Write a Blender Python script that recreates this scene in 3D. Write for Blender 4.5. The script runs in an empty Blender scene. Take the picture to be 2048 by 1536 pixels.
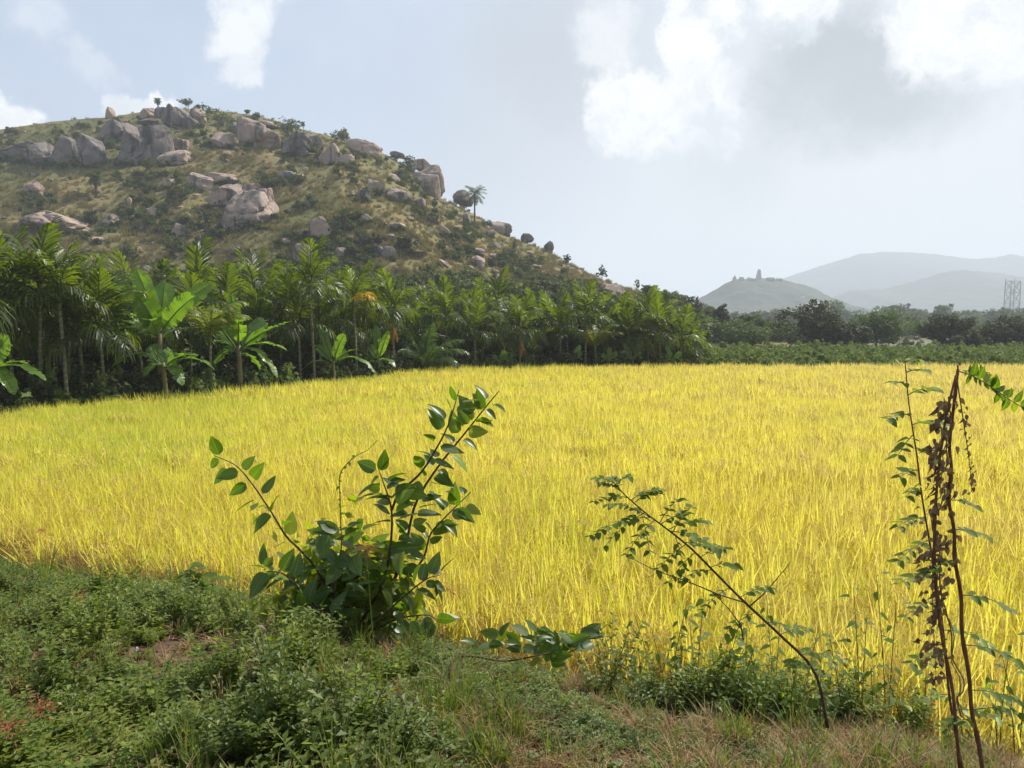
import bpy, math, random
import numpy as np
from mathutils import Vector, Matrix, noise as mnoise

R = math.radians
PI = math.pi
random.seed(7)
scene = bpy.context.scene
COL = scene.collection

# ------------------------------------------------------------------ camera
F = 1538.0                      # focal length in photo pixels (2048 wide)
ZC = 3.4                        # eye height above the paddy soil
TILT = math.atan(128 / F)
CT, ST = math.cos(TILT), math.sin(TILT)
cam_d = bpy.data.cameras.new('camera')
cam_d.sensor_width = 36.0
cam_d.lens = F / 2048 * 36.0
cam_d.clip_start = 0.05
cam_d.clip_end = 40000
cam = bpy.data.objects.new('camera', cam_d)
COL.objects.link(cam)
cam.location = (0, 0, ZC)
cam.rotation_euler = (PI / 2 - TILT, 0, 0)
scene.camera = cam


def ray(px, py):
    u = (px - 1024) / F
    v = (768 - py) / F
    return Vector((u, v * ST + CT, v * CT - ST))


def at(px, py, y):
    d = ray(px, py)
    return Vector((0, 0, ZC)) + d * (y / d.y)


def on_plane(px, py, z):
    d = ray(px, py)
    return Vector((0, 0, ZC)) + d * ((z - ZC) / d.z)


# ------------------------------------------------------------------ sun, sky, exposure
SUN_AZ = R(52)                  # to the right of the view direction (+Y)
SUN_EL = R(50)
SUN = Vector((math.sin(SUN_AZ) * math.cos(SUN_EL), math.cos(SUN_AZ) * math.cos(SUN_EL), math.sin(SUN_EL)))
sun_d = bpy.data.lights.new('sun', 'SUN')
sun_d.energy = 4.8
sun_d.angle = R(0.6)
sun_d.color = (1.0, 0.95, 0.86)
sun = bpy.data.objects.new('sun', sun_d)
COL.objects.link(sun)
sun.rotation_euler = (-SUN).to_track_quat('-Z', 'Y').to_euler()
sun.location = (30, 25, 60)

scene.view_settings.view_transform = 'Standard'
scene.view_settings.look = 'None'
scene.view_settings.exposure = 0.62
scene.view_settings.gamma = 1.0
scene.view_settings.use_curve_mapping = False

world = bpy.data.worlds.new('World')
scene.world = world
world.use_nodes = True
wt = world.node_tree
for n in list(wt.nodes):
    wt.nodes.remove(n)


class NT:
    """small helper around a node tree"""

    def __init__(self, tree):
        self.t = tree

    def n(self, typ, **kw):
        nd = self.t.nodes.new(typ)
        for k, v in kw.items():
            setattr(nd, k, v)
        return nd

    def link(self, a, b):
        self.t.links.new(a, b)

    def put(self, sock, v):
        if isinstance(v, bpy.types.NodeSocket):
            self.link(v, sock)
        else:
            sock.default_value = v

    def math(self, op, a, b=None, c=None, clamp=False):
        nd = self.n('ShaderNodeMath', operation=op, use_clamp=clamp)
        self.put(nd.inputs[0], a)
        if b is not None:
            self.put(nd.inputs[1], b)
        if c is not None:
            self.put(nd.inputs[2], c)
        return nd.outputs[0]

    def vmath(self, op, a, b=None, scale=None):
        nd = self.n('ShaderNodeVectorMath', operation=op)
        self.put(nd.inputs[0], a)
        if b is not None:
            self.put(nd.inputs[1], b)
        if scale is not None:
            self.put(nd.inputs['Scale'], scale)
        return nd.outputs['Value'] if op in ('LENGTH', 'DOT_PRODUCT', 'DISTANCE') else nd.outputs['Vector']

    def noise(self, vec, scale, detail=4, rough=0.5, out='Fac', dist=0.0):
        nd = self.n('ShaderNodeTexNoise')
        if vec is not None:
            self.link(vec, nd.inputs['Vector'])
        nd.inputs['Scale'].default_value = scale
        nd.inputs['Detail'].default_value = detail
        nd.inputs['Roughness'].default_value = rough
        nd.inputs['Distortion'].default_value = dist
        return nd.outputs[out]

    def ramp(self, fac, stops, interp='LINEAR'):
        nd = self.n('ShaderNodeValToRGB')
        cr = nd.color_ramp
        cr.interpolation = interp
        while len(cr.elements) > 1:
            cr.elements.remove(cr.elements[-1])
        for i, (p, c) in enumerate(stops):
            e = cr.elements[0] if i == 0 else cr.elements.new(p)
            e.position = p
            e.color = (*c, 1) if len(c) == 3 else c
        self.put(nd.inputs[0], fac)
        return nd.outputs[0]

    def mix(self, fac, a, b, mode='MIX'):
        nd = self.n('ShaderNodeMix', data_type='RGBA', blend_type=mode)
        nd.clamp_factor = True
        self.put(nd.inputs[0], fac)
        for s, v in ((nd.inputs[6], a), (nd.inputs[7], b)):
            if isinstance(v, tuple) and len(v) == 3:
                v = (*v, 1)
            self.put(s, v)
        return nd.outputs[2]

    def maprange(self, v, a, b, c=0.0, d=1.0, smooth=True):
        nd = self.n('ShaderNodeMapRange')
        nd.interpolation_type = 'SMOOTHSTEP' if smooth else 'LINEAR'
        self.put(nd.inputs[0], v)
        for i, x in enumerate((a, b, c, d)):
            nd.inputs[i + 1].default_value = x
        return nd.outputs[0]


w = NT(wt)
out = w.n('ShaderNodeOutputWorld')
bg = w.n('ShaderNodeBackground')
bg.inputs['Strength'].default_value = 0.06
sky = w.n('ShaderNodeTexSky')
sky.sky_type = 'NISHITA'
sky.sun_disc = False
sky.sun_elevation = SUN_EL
sky.sun_rotation = SUN_AZ
sky.altitude = 600
sky.air_density = 1.0
sky.dust_density = 1.0
sky.ozone_density = 2.0
tc = w.n('ShaderNodeTexCoord')
D = tc.outputs['Generated']
nz1 = w.noise(D, 8.0, 8, 0.66, 'Color')
warp = w.vmath('SCALE', w.vmath('SUBTRACT', nz1, (0.5, 0.5, 0.5)), scale=0.15)
nz2 = w.noise(D, 2.6, 3, 0.5, 'Color')
warp2 = w.vmath('SCALE', w.vmath('SUBTRACT', nz2, (0.5, 0.5, 0.5)), scale=0.10)
DW = w.vmath('ADD', w.vmath('ADD', D, warp), warp2)


def blob(px, py, rpx, soft, amp, hard=1.0):
    c = ray(px, py).normalized()
    r = rpx / F
    dist = w.vmath('DISTANCE', DW, tuple(c))
    return w.math('MULTIPLY', w.maprange(dist, r * (1 + soft * hard), r * max(0.0, 1 - soft * hard), 0, 1), amp)


def union(lst):
    acc = lst[0]
    for b in lst[1:]:
        acc = w.math('MAXIMUM', acc, b)
    return acc


white = union([blob(*b, hard=.56) for b in (
    (1225, 195, 85, .35, 1.0), (1290, 225, 75, .5, .95), (1350, 240, 60, .6, .8), (1390, 100, 70, .3, 1.0), (1430, 190, 75, .6, .9), (1440, 20, 70, .35, 1.0),
    (1205, 60, 60, .8, .6), (1330, 160, 45, .4, .8), (1900, 55, 95, .5, 1.0), (1960, 100, 65, .4, 1.0), (1835, 85, 55, .6, .9), (2010, 30, 60, .6, .8),
    (1620, -5, 75, .4, 1.0), (1555, 112, 26, .5, .9), (510, 25, 52, .7, .85), (532, 95, 38, .7, .7), (495, -20, 50, .7, .7),
    (335, 188, 38, .4, 1.0), (288, 212, 34, .5, .85), (228, 194, 30, .6, .8), (-15, 235, 48, .4, 1.0), (-10, 190, 20, .5, .8), (95, 30, 42, .9, .35), (200, 105, 32, .9, .35))])
grey = union([blob(*b) for b in (
    (1700, 150, 125, .55, .95), (1790, 180, 95, .6, .9), (1610, 195, 85, .6, .9), (1670, 70, 85, .7, .75),
    (1085, 110, 150, .9, .6), (1000, 260, 170, .9, .35), (1480, 260, 120, .9, .3))])
# the same broken cloud carries on all round the sky
gen = w.noise(D, 2.2, 6, 0.55)
genm = w.maprange(gen, 0.56, 0.72, 0, 0.55)
veil_n = w.noise(DW, 1.7, 5, 0.55)
veil = w.maprange(veil_n, 0.3, 0.7, 0.55, 0.88)
c0 = w.mix(veil, sky.outputs[0], (6.7, 7.9, 9.9))
glow = union([blob(*b) for b in ((1750, 420, 620, .85, .88), (1250, 330, 330, .9, .6), (2100, 100, 500, .9, .75))])
c0 = w.mix(glow, c0, (9.5, 9.75, 9.85))
c1 = w.mix(grey, c0, (5.3, 5.8, 6.3))
tex = w.noise(DW, 14.0, 5, 0.6)
wcol = w.ramp(tex, [(0.36, (0.74, 0.79, 0.83)), (0.56, (1, 1, 1))])
wcol = w.mix(1.0, wcol, (11.6, 11.65, 11.7), 'MULTIPLY')
c2 = w.mix(w.math('MAXIMUM', white, w.math('MULTIPLY', genm, 0.5)), c1, wcol)
w.link(c2, bg.inputs['Color'])
w.link(bg.outputs[0], out.inputs['Surface'])

cy = scene.cycles
scene.render.engine = 'CYCLES'
cy.max_bounces = 7
cy.diffuse_bounces = 3
cy.glossy_bounces = 2
cy.transmission_bounces = 4
cy.transparent_max_bounces = 4
cy.volume_bounces = 1
cy.caustics_reflective = False
cy.caustics_refractive = False
cy.use_adaptive_sampling = True
cy.adaptive_threshold = 0.02
cy.use_denoising = True
cy.sample_clamp_indirect = 8
try:
    cy.denoiser = 'OPENIMAGEDENOISE'
    cy.denoising_input_passes = 'RGB_ALBEDO_NORMAL'
except Exception:
    pass


# ------------------------------------------------------------------ helpers
def tag(o, label=None, cat=None, group=None, kind=None):
    if label:
        o['label'] = label
    if cat:
        o['category'] = cat
    if group:
        o['group'] = group
    if kind:
        o['kind'] = kind
    return o


def mk_mesh(name, V, Fc, mat=None, smooth=False, sharp=None):
    me = bpy.data.meshes.new(name)
    V = np.asarray(V, dtype=np.float32).reshape(-1, 3)
    if isinstance(Fc, np.ndarray):
        k = Fc.shape[1]
        nf = Fc.shape[0]
        me.vertices.add(len(V))
        me.vertices.foreach_set('co', V.ravel())
        me.loops.add(nf * k)
        me.loops.foreach_set('vertex_index', Fc.astype(np.int32).ravel())
        me.polygons.add(nf)
        me.polygons.foreach_set('loop_start', np.arange(0, nf * k, k, dtype=np.int32))
        me.update(calc_edges=True)
    else:
        me.from_pydata(V.tolist(), [], Fc)
        me.update()
    if smooth:
        me.polygons.foreach_set('use_smooth', np.ones(len(me.polygons), dtype=bool))
        if sharp:
            me.set_sharp_from_angle(angle=sharp)
    if mat:
        for m in (mat if isinstance(mat, (list, tuple)) else [mat]):
            me.materials.append(m)
    return me


def obj(name, me, parent=None, loc=(0, 0, 0), link=True):
    o = bpy.data.objects.new(name, me)
    if link:
        COL.objects.link(o)
    o.location = loc
    if parent:
        o.parent = parent
    return o


def empty(name, loc, rz=0):
    o = bpy.data.objects.new(name, None)
    o.empty_display_size = 0.2
    COL.objects.link(o)
    o.location = loc
    o.rotation_euler = (0, 0, rz)
    return o


class MB:
    """collects strips and tubes"""

    def __init__(self):
        self.v, self.f, self.mi = [], [], []

    def strip(self, pts, sides, mi=0):
        b = len(self.v)
        n = len(pts)
        for p, s in zip(pts, sides):
            p = Vector(p)
            s = Vector(s)
            self.v += [tuple(p - s), tuple(p + s)]
        for i in range(n - 1):
            self.f.append((b + 2 * i, b + 2 * i + 1, b + 2 * i + 3, b + 2 * i + 2))
            self.mi.append(mi)

    def poly(self, pts, mi=0):
        b = len(self.v)
        self.v += [tuple(p) for p in pts]
        self.f.append(tuple(range(b, b + len(pts))))
        self.mi.append(mi)

    def tube(self, pts, radii, k=6, mi=0, cap=True):
        pts = [Vector(p) for p in pts]
        b = len(self.v)
        n = len(pts)
        for i, p in enumerate(pts):
            t = (pts[min(i + 1, n - 1)] - pts[max(i - 1, 0)]).normalized()
            a = t.cross(Vector((0.31, 0.95, 0.02)))
            if a.length < 1e-3:
                a = t.cross(Vector((1, 0, 0)))
            a.normalize()
            c = t.cross(a)
            for j in range(k):
                an = 2 * PI * j / k
                self.v.append(tuple(p + (a * math.cos(an) + c * math.sin(an)) * radii[i]))
        for i in range(n - 1):
            for j in range(k):
                j2 = (j + 1) % k
                self.f.append((b + i * k + j, b + i * k + j2, b + (i + 1) * k + j2, b + (i + 1) * k + j))
                self.mi.append(mi)
        if cap:
            self.f.append(tuple(b + (n - 1) * k + j for j in range(k)))
            self.mi.append(mi)
            self.f.append(tuple(b + j for j in reversed(range(k))))
            self.mi.append(mi)

    def bar(self, a, b_, wd, mi=0):
        self.tube([a, b_], [wd, wd], 4, mi)

    def mesh(self, name, mat, smooth=False):
        me = mk_mesh(name, np.array(self.v), self.f, mat, smooth)
        if any(self.mi):
            me.polygons.foreach_set('material_index', np.array(self.mi, dtype=np.int32))
        return me

    def build(self, name, mat, parent=None, loc=(0, 0, 0), smooth=False, link=True):
        return obj(name, self.mesh(name, mat, smooth), parent, loc, link)


def bez(p0, p1, p2, n):
    p0, p1, p2 = Vector(p0), Vector(p1), Vector(p2)
    r = []
    for i in range(n):
        t = i / (n - 1)
        r.append(p0 * (1 - t) ** 2 + p1 * 2 * t * (1 - t) + p2 * t * t)
    return r


def path(pts, n):
    """resample a polyline smoothly (Catmull-Rom)"""
    P = [Vector(p) for p in pts]
    P = [P[0] * 2 - P[1]] + P + [P[-1] * 2 - P[-2]]
    segs = len(P) - 3
    outp = []
    for i in range(n):
        u = i / (n - 1) * segs
        s = min(int(u), segs - 1)
        t = u - s
        a, b, c, d = P[s:s + 4]
        outp.append(0.5 * (2 * b + (c - a) * t + (2 * a - 5 * b + 4 * c - d) * t * t + (3 * b - a - 3 * c + d) * t ** 3))
    return outp


def _h(ix, iy, s):
    n = (ix * 374761393 + iy * 668265263 + s * 2147483647) & 0xffffffff
    n = ((n ^ (n >> 13)) * 1274126177) & 0xffffffff
    return ((n ^ (n >> 16)) & 0xffff) / 65535.0


def vnoise(x, y, s=0):
    x = np.asarray(x, float)
    y = np.asarray(y, float)
    ix = np.floor(x).astype(np.int64)
    iy = np.floor(y).astype(np.int64)
    fx, fy = x - ix, y - iy
    fx = fx * fx * (3 - 2 * fx)
    fy = fy * fy * (3 - 2 * fy)
    a, b = _h(ix, iy, s), _h(ix + 1, iy, s)
    c, d = _h(ix, iy + 1, s), _h(ix + 1, iy + 1, s)
    return (a * (1 - fx) + b * fx) * (1 - fy) + (c * (1 - fx) + d * fx) * fy


def fbm(x, y, s=0, o=4):
    r, a, t = 0, 1, 0
    for i in range(o):
        r = r + a * vnoise(np.asarray(x) * 2 ** i + 17.3 * i, np.asarray(y) * 2 ** i - 9.1 * i, s + i)
        t += a
        a *= 0.5
    return r / t


ORD = ('first second third fourth fifth sixth seventh eighth ninth tenth eleventh twelfth thirteenth fourteenth fifteenth '
       'sixteenth seventeenth eighteenth nineteenth').split()
TENS = {2: ('twentieth', 'twenty'), 3: ('thirtieth', 'thirty'), 4: ('fortieth', 'forty'), 5: ('fiftieth', 'fifty'),
        6: ('sixtieth', 'sixty'), 7: ('seventieth', 'seventy')}


def ordinal(i):
    if i <= 19:
        return ORD[i - 1]
    t, u = divmod(i, 10)
    return TENS[t][0] if u == 0 else TENS[t][1] + '-' + ORD[u - 1]


# ------------------------------------------------------------------ materials
def new_mat(name):
    m = bpy.data.materials.new(name)
    m.use_nodes = True
    t = NT(m.node_tree)
    for n in list(m.node_tree.nodes):
        m.node_tree.nodes.remove(n)
    o = t.n('ShaderNodeOutputMaterial')
    return m, t, o


def leaf_mat(name, cols, trans, tf=0.45, rough=0.5, spec=0.35, island=True, place=None):
    """cols: list of base colours picked at random per leaf; trans: colour of light coming through the leaf"""
    m, t, o = new_mat(name)
    g = t.n('ShaderNodeNewGeometry')
    oi = t.n('ShaderNodeObjectInfo')
    r = t.math('FRACT', t.math('ADD', g.outputs['Random Per Island'], oi.outputs['Random'])) if island else oi.outputs['Random']
    k = len(cols)
    col = t.ramp(r, [(i / max(1, k - 1), c) for i, c in enumerate(cols)])
    tcol = t.mix(1.0, col, trans, 'MULTIPLY')
    if place:
        col, tcol = place(t, g, oi, r, col, tcol)
    p = t.n('ShaderNodeBsdfPrincipled')
    t.link(col, p.inputs['Base Color'])
    p.inputs['Roughness'].default_value = rough
    p.inputs['Specular IOR Level'].default_value = spec
    tr = t.n('ShaderNodeBsdfTranslucent')
    t.link(tcol, tr.inputs['Color'])
    mx = t.n('ShaderNodeMixShader')
    mx.inputs[0].default_value = tf
    t.link(p.outputs[0], mx.inputs[1])
    t.link(tr.outputs[0], mx.inputs[2])
    t.link(mx.outputs[0], o.inputs['Surface'])
    return m


def plain_mat(name, stops, scale=6.0, rough=0.85, bump=0.3, stretch=None, detail=6, coords='Object', spec=0.2):
    m, t, o = new_mat(name)
    c = t.n('ShaderNodeTexCoord').outputs[coords]
    if coords == 'World':
        pass
    if stretch:
        c = t.vmath('MULTIPLY', c, stretch)
    nz = t.noise(c, scale, detail, 0.6)
    col = t.ramp(nz, stops)
    p = t.n('ShaderNodeBsdfPrincipled')
    t.link(col, p.inputs['Base Color'])
    p.inputs['Roughness'].default_value = rough
    p.inputs['Specular IOR Level'].default_value = spec
    if bump:
        b = t.n('ShaderNodeBump')
        b.inputs['Strength'].default_value = bump
        b.inputs['Distance'].default_value = 0.05
        t.link(t.noise(c, scale * 3, 6, 0.65), b.inputs['Height'])
        t.link(b.outputs[0], p.inputs['Normal'])
    t.link(p.outputs[0], o.inputs['Surface'])
    return m


def rice_place(t, g, oi, r, col, tcol):
    pos = g.outputs['Position']
    sep = t.n('ShaderNodeSeparateXYZ')
    t.link(pos, sep.inputs[0])
    flat = t.vmath('MULTIPLY', pos, (1, 1, 0))
    n1 = t.noise(flat, 0.16, 4, 0.6)
    n2 = t.noise(flat, 1.3, 3, 0.6)
    # greener towards the palm side, riper towards the open side
    grn = t.math('ADD', t.math('MULTIPLY', sep.outputs['X'], -0.028), t.math('MULTIPLY', t.math('SUBTRACT', n1, 0.5), 2.4))
    grn = t.math('ADD', grn, t.math('MULTIPLY', t.math('SUBTRACT', n2, 0.5), 1.0))
    gm = t.maprange(grn, -0.15, 0.75, 0.0, 0.8)
    rp = t.maprange(t.math('ADD', t.math('MULTIPLY', sep.outputs['X'], .03), t.math('MULTIPLY', t.math('SUBTRACT', t.noise(flat, .5, 4, .65), .5), 2.2)), -.05, .6, 0, .75)
    col = t.mix(rp, col, (0.66, 0.54, 0.18))
    tcol = t.mix(rp, tcol, (0.78, 0.66, 0.18))
    c = t.mix(gm, col, (0.42, 0.47, 0.06))
    tt = t.mix(gm, tcol, (0.56, 0.66, 0.05))
    return c, tt


def vein_place(t, g, oi, r, col, tcol):
    ob = t.n('ShaderNodeTexCoord').outputs['Object']
    sp = t.n('ShaderNodeSeparateXYZ')
    t.link(ob, sp.inputs[0])
    ay = t.math('ABSOLUTE', sp.outputs['Y'])
    mid = t.maprange(ay, .0035, .001, 0, .55)
    side = t.math('SINE', t.math('MULTIPLY', t.math('SUBTRACT', sp.outputs['X'], t.math('MULTIPLY', ay, .7)), 330.0))
    sv = t.maprange(side, .75, 1.0, 0, .3)
    rv = t.vmath('ADD', ob, t.vmath('SCALE', g.outputs['Position'], scale=.6))
    blot = t.maprange(t.noise(rv, 26, 4, .6), .62, .72, 0, .75)
    yel = t.maprange(t.math('FRACT', t.math('MULTIPLY', oi.outputs['Random'], 7.3)), .82, 1.0, 0, .6)
    c = t.mix(yel, col, (.16, .17, .025))
    c = t.mix(t.math('MAXIMUM', mid, sv), c, (.12, .16, .04))
    c = t.mix(blot, c, (.13, .10, .035))
    return c, t.mix(1.0, c, (4.2, 4.2, .7), 'MULTIPLY')


M = {}
M['rice'] = leaf_mat('rice_leaf', [(0.70, 0.62, 0.08), (0.80, 0.715, 0.10), (0.63, 0.61, 0.07), (0.78, 0.64, 0.18), (0.70, 0.62, 0.09)], (1.15, 1.18, 0.9), 0.54, 0.5, 0.25, True, rice_place)
M['panicle'] = leaf_mat('rice_panicle', [(0.58, 0.47, 0.14), (0.72, 0.58, 0.20), (0.48, 0.36, 0.11)], (1, 0.9, 0.6), 0.25, 0.6, 0.2)
M['panicle_brown'] = leaf_mat('rice_panicle_brown', [(0.34, 0.21, 0.07), (0.44, 0.29, 0.10), (0.27, 0.16, 0.06)], (1, 0.9, 0.6), 0.25, 0.6, 0.2)
M['straw'] = leaf_mat('straw', [(0.30, 0.20, 0.10), (0.40, 0.28, 0.14), (0.22, 0.13, 0.07)], (1, 0.9, 0.7), 0.3, 0.7, 0.1)
M['areca'] = leaf_mat('areca_leaf', [(0.032, 0.049, 0.010), (0.053, 0.073, 0.012), (0.021, 0.036, 0.0095)], (5.0, 4.9, 0.7), 0.44, 0.42, 0.4)
M['areca_yellow'] = leaf_mat('areca_leaf_yellow', [(0.5, 0.3, 0.02), (0.55, 0.36, 0.03)], (1.1, 1.0, 0.5), 0.45, 0.5)
M['areca_light'] = leaf_mat('areca_leaf_light', [(0.11, 0.14, 0.02), (0.14, 0.16, 0.025)], (2.4, 2.4, 0.8), 0.45, 0.4)
M['deadfrond'] = leaf_mat('dead_frond', [(0.34, 0.15, 0.04), (0.42, 0.20, 0.06)], (1, 0.8, 0.5), 0.3, 0.7, 0.1)
M['coconut'] = leaf_mat('coconut_leaf', [(0.05, 0.085, 0.025), (0.065, 0.10, 0.03)], (2.4, 2.6, 0.9), 0.38, 0.35, 0.5)
M['shrubleaf'] = leaf_mat('shrub_leaf', [(0.035, 0.07, 0.010), (0.05, 0.09, 0.012), (0.026, 0.055, 0.012)], (5.0, 5.0, 0.7), 0.42, 0.38, 0.45, False, vein_place)
M['sapleaf'] = leaf_mat('sapling_leaf', [(0.085, 0.135, 0.02), (0.11, 0.155, 0.025), (0.065, 0.105, 0.022)], (2.8, 2.8, 0.7), 0.42, 0.6, 0.2, False)
M['freshleaf'] = leaf_mat('fresh_leaf', [(0.17, 0.26, 0.025), (0.2, 0.3, 0.03)], (2.0, 2.0, 0.9), 0.45, 0.4, 0.4, False)
M['deadleaf'] = leaf_mat('dead_leaf', [(0.17, 0.125, 0.075), (0.25, 0.18, 0.11), (0.11, 0.08, 0.055)], (1, 0.9, 0.7), 0.2, 0.8, 0.1, False)
def weed_place(t, g, oi, r, col, tcol):
    pos = g.outputs['Position']
    n1 = t.maprange(t.noise(pos, 1.1, 4, 0.6), 0.38, 0.62)
    n2 = t.maprange(t.noise(pos, 2.7, 3, 0.6), 0.55, 0.7)
    c = t.mix(t.math('MULTIPLY', n1, 0.5), col, (0.06, 0.09, 0.024))
    c = t.mix(t.math('MULTIPLY', n2, 0.6), c, (0.24, 0.24, 0.06))
    return c, t.mix(1.0, c, (2.7, 2.7, 0.7), 'MULTIPLY')


M['weed'] = leaf_mat('weed_leaf', [(0.095, 0.14, 0.022), (0.15, 0.20, 0.03), (0.055, 0.08, 0.016), (0.25, 0.275, 0.05)], (2.4, 2.5, 0.9), 0.42, 0.5, 0.32, True, weed_place)
M['grass'] = leaf_mat('grass_blade', [(0.075, 0.12, 0.022), (0.12, 0.165, 0.03), (0.17, 0.165, 0.045)], (1.9, 1.9, 0.8), 0.4, 0.5, 0.3)
M['scrub'] = leaf_mat('scrub_leaf', [(0.06, 0.08, 0.024), (0.08, 0.10, 0.03), (0.105, 0.12, 0.04)], (1.6, 1.6, 0.8), 0.3, 0.7, 0.12)
M['darktree'] = leaf_mat('dark_tree_leaf', [(0.028, 0.036, 0.017), (0.042, 0.05, 0.022), (0.07, 0.07, 0.035)], (1.7, 1.7, 0.8), 0.28, 0.65, 0.15)
M['greentree'] = leaf_mat('green_tree_leaf', [(0.05, 0.085, 0.022), (0.07, 0.11, 0.026), (0.09, 0.125, 0.035)], (1.9, 1.9, 0.8), 0.32, 0.65, 0.15)
M['crop'] = leaf_mat('crop_leaf', [(0.09, 0.135, 0.04), (0.12, 0.165, 0.05), (0.15, 0.18, 0.065)], (1.7, 1.7, 0.8), 0.32, 0.65, 0.15)
M['redgrass'] = leaf_mat('red_seed_head', [(0.36, 0.07, 0.06), (0.45, 0.13, 0.10)], (1.2, 0.9, 0.8), 0.4, 0.7, 0.1)
M['stem'] = plain_mat('shrub_stem', [(0.3, (0.045, 0.03, 0.02)), (0.7, (0.10, 0.07, 0.045))], 30, 0.8, 0.2)
M['greenstem'] = plain_mat('green_stem', [(0.3, (0.10, 0.13, 0.04)), (0.7, (0.14, 0.12, 0.05))], 20, 0.7, 0.1)
M['redstem'] = plain_mat('brown_stem', [(0.3, (0.09, 0.035, 0.02)), (0.7, (0.19, 0.09, 0.05))], 25, 0.75, 0.3)
M['bark'] = plain_mat('tree_bark', [(0.3, (0.06, 0.045, 0.035)), (0.7, (0.14, 0.11, 0.08))], 4, 0.9, 0.4)
M['arecatrunk'] = None
M['soil'] = plain_mat('red_soil', [(0.3, (0.065, 0.037, 0.024)), (0.55, (0.11, 0.065, 0.042)), (0.75, (0.17, 0.11, 0.075))], 3.0, 0.95, 0.8)
M['clod'] = plain_mat('soil_mound', [(0.3, (0.20, 0.085, 0.05)), (0.7, (0.32, 0.16, 0.10))], 9.0, 0.95, 0.8)
M['paddy'] = plain_mat('paddy_soil', [(0.3, (0.20, 0.15, 0.06)), (0.7, (0.34, 0.27, 0.10))], 2.0, 0.95, 0.5)
M['metal'] = plain_mat('grey_steel', [(0.3, (0.28, 0.29, 0.30)), (0.7, (0.38, 0.39, 0.40))], 1.0, 0.5, 0)
M['white'] = plain_mat('white_wall', [(0.3, (0.7, 0.7, 0.68)), (0.7, (0.8, 0.8, 0.78))], 0.5, 0.9, 0)
M['petal'] = plain_mat('white_petal', [(0.3, (0.75, 0.72, 0.68)), (0.7, (0.82, 0.8, 0.78))], 5, 0.8, 0)
M['yellow'] = plain_mat('yellow_floret', [(0.3, (0.7, 0.5, 0.05)), (0.7, (0.75, 0.6, 0.1))], 5, 0.8, 0)


def mat_ground():
    m, t, o = new_mat('ground_cover')
    c = t.n('ShaderNodeTexCoord').outputs['Object']
    a = t.noise(c, 0.02, 5, 0.6)
    b = t.noise(c, 0.7, 5, 0.65)
    col = t.ramp(a, [(0.3, (0.055, 0.06, 0.025)), (0.5, (0.09, 0.095, 0.035)), (0.66, (0.16, 0.13, 0.06))])
    col = t.mix(t.maprange(b, 0.35, 0.7, 0, 0.7), col, (0.07, 0.055, 0.035))
    p = t.n('ShaderNodeBsdfPrincipled')
    t.link(col, p.inputs['Base Color'])
    p.inputs['Roughness'].default_value = 0.95
    t.link(p.outputs[0], o.inputs['Surface'])
    return m


def mat_hill():
    m, t, o = new_mat('hill_grass')
    c = t.n('ShaderNodeTexCoord').outputs['Object']
    a = t.noise(c, 0.035, 6, 0.6)
    b = t.noise(c, 0.22, 6, 0.68)
    d = t.noise(c, 1.4, 5, 0.7)
    col = t.ramp(a, [(0.32, (0.115, 0.125, 0.045)), (0.46, (0.165, 0.155, 0.06)), (0.55, (0.225, 0.18, 0.078)), (0.66, (0.28, 0.20, 0.095))])
    col = t.mix(t.maprange(b, 0.48, 0.66, 0, 0.75), col, (0.085, 0.10, 0.035))
    col = t.mix(t.maprange(d, 0.52, 0.72, 0, 0.6), col, (0.07, 0.075, 0.03))
    col = t.mix(t.maprange(d, 0.44, 0.28, 0, 0.5), col, (0.33, 0.27, 0.13))
    p = t.n('ShaderNodeBsdfPrincipled')
    t.link(col, p.inputs['Base Color'])
    p.inputs['Roughness'].default_value = 0.95
    p.inputs['Specular IOR Level'].default_value = 0.1
    bm = t.n('ShaderNodeBump')
    bm.inputs['Strength'].default_value = 0.9
    bm.inputs['Distance'].default_value = 0.6
    t.link(t.noise(c, 1.1, 6, 0.7), bm.inputs['Height'])
    t.link(bm.outputs[0], p.inputs['Normal'])
    t.link(p.outputs[0], o.inputs['Surface'])
    return m


def mat_granite(name, a, b, dark):
    m, t, o = new_mat(name)
    tcn = t.n('ShaderNodeNewGeometry')
    c = tcn.outputs['Position']
    oi = t.n('ShaderNodeObjectInfo')
    base = t.mix(t.maprange(t.noise(c, 0.35, 6, 0.6), 0.35, 0.65), a, b)
    base = t.mix(t.math('MULTIPLY', oi.outputs['Random'], 0.35), base, (0.25, 0.23, 0.21))
    # run-off streaks and lichen on the rock
    st = t.noise(t.vmath('MULTIPLY', c, (0.55, 0.55, 0.06)), 1.0, 5, 0.65)
    base = t.mix(t.maprange(st, 0.50, 0.62, 0, 0.85), base, dark)
    sp = t.noise(c, 2.5, 6, 0.75)
    base = t.mix(t.maprange(sp, 0.5, 0.7, 0, 0.45), base, dark)
    p = t.n('ShaderNodeBsdfPrincipled')
    t.link(base, p.inputs['Base Color'])
    p.inputs['Roughness'].default_value = 0.9
    p.inputs['Specular IOR Level'].default_value = 0.15
    bm = t.n('ShaderNodeBump')
    bm.inputs['Strength'].default_value = 0.7
    bm.inputs['Distance'].default_value = 0.35
    t.link(t.noise(c, 0.9, 7, 0.65), bm.inputs['Height'])
    t.link(bm.outputs[0], p.inputs['Normal'])
    t.link(p.outputs[0], o.inputs['Surface'])
    return m


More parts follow.
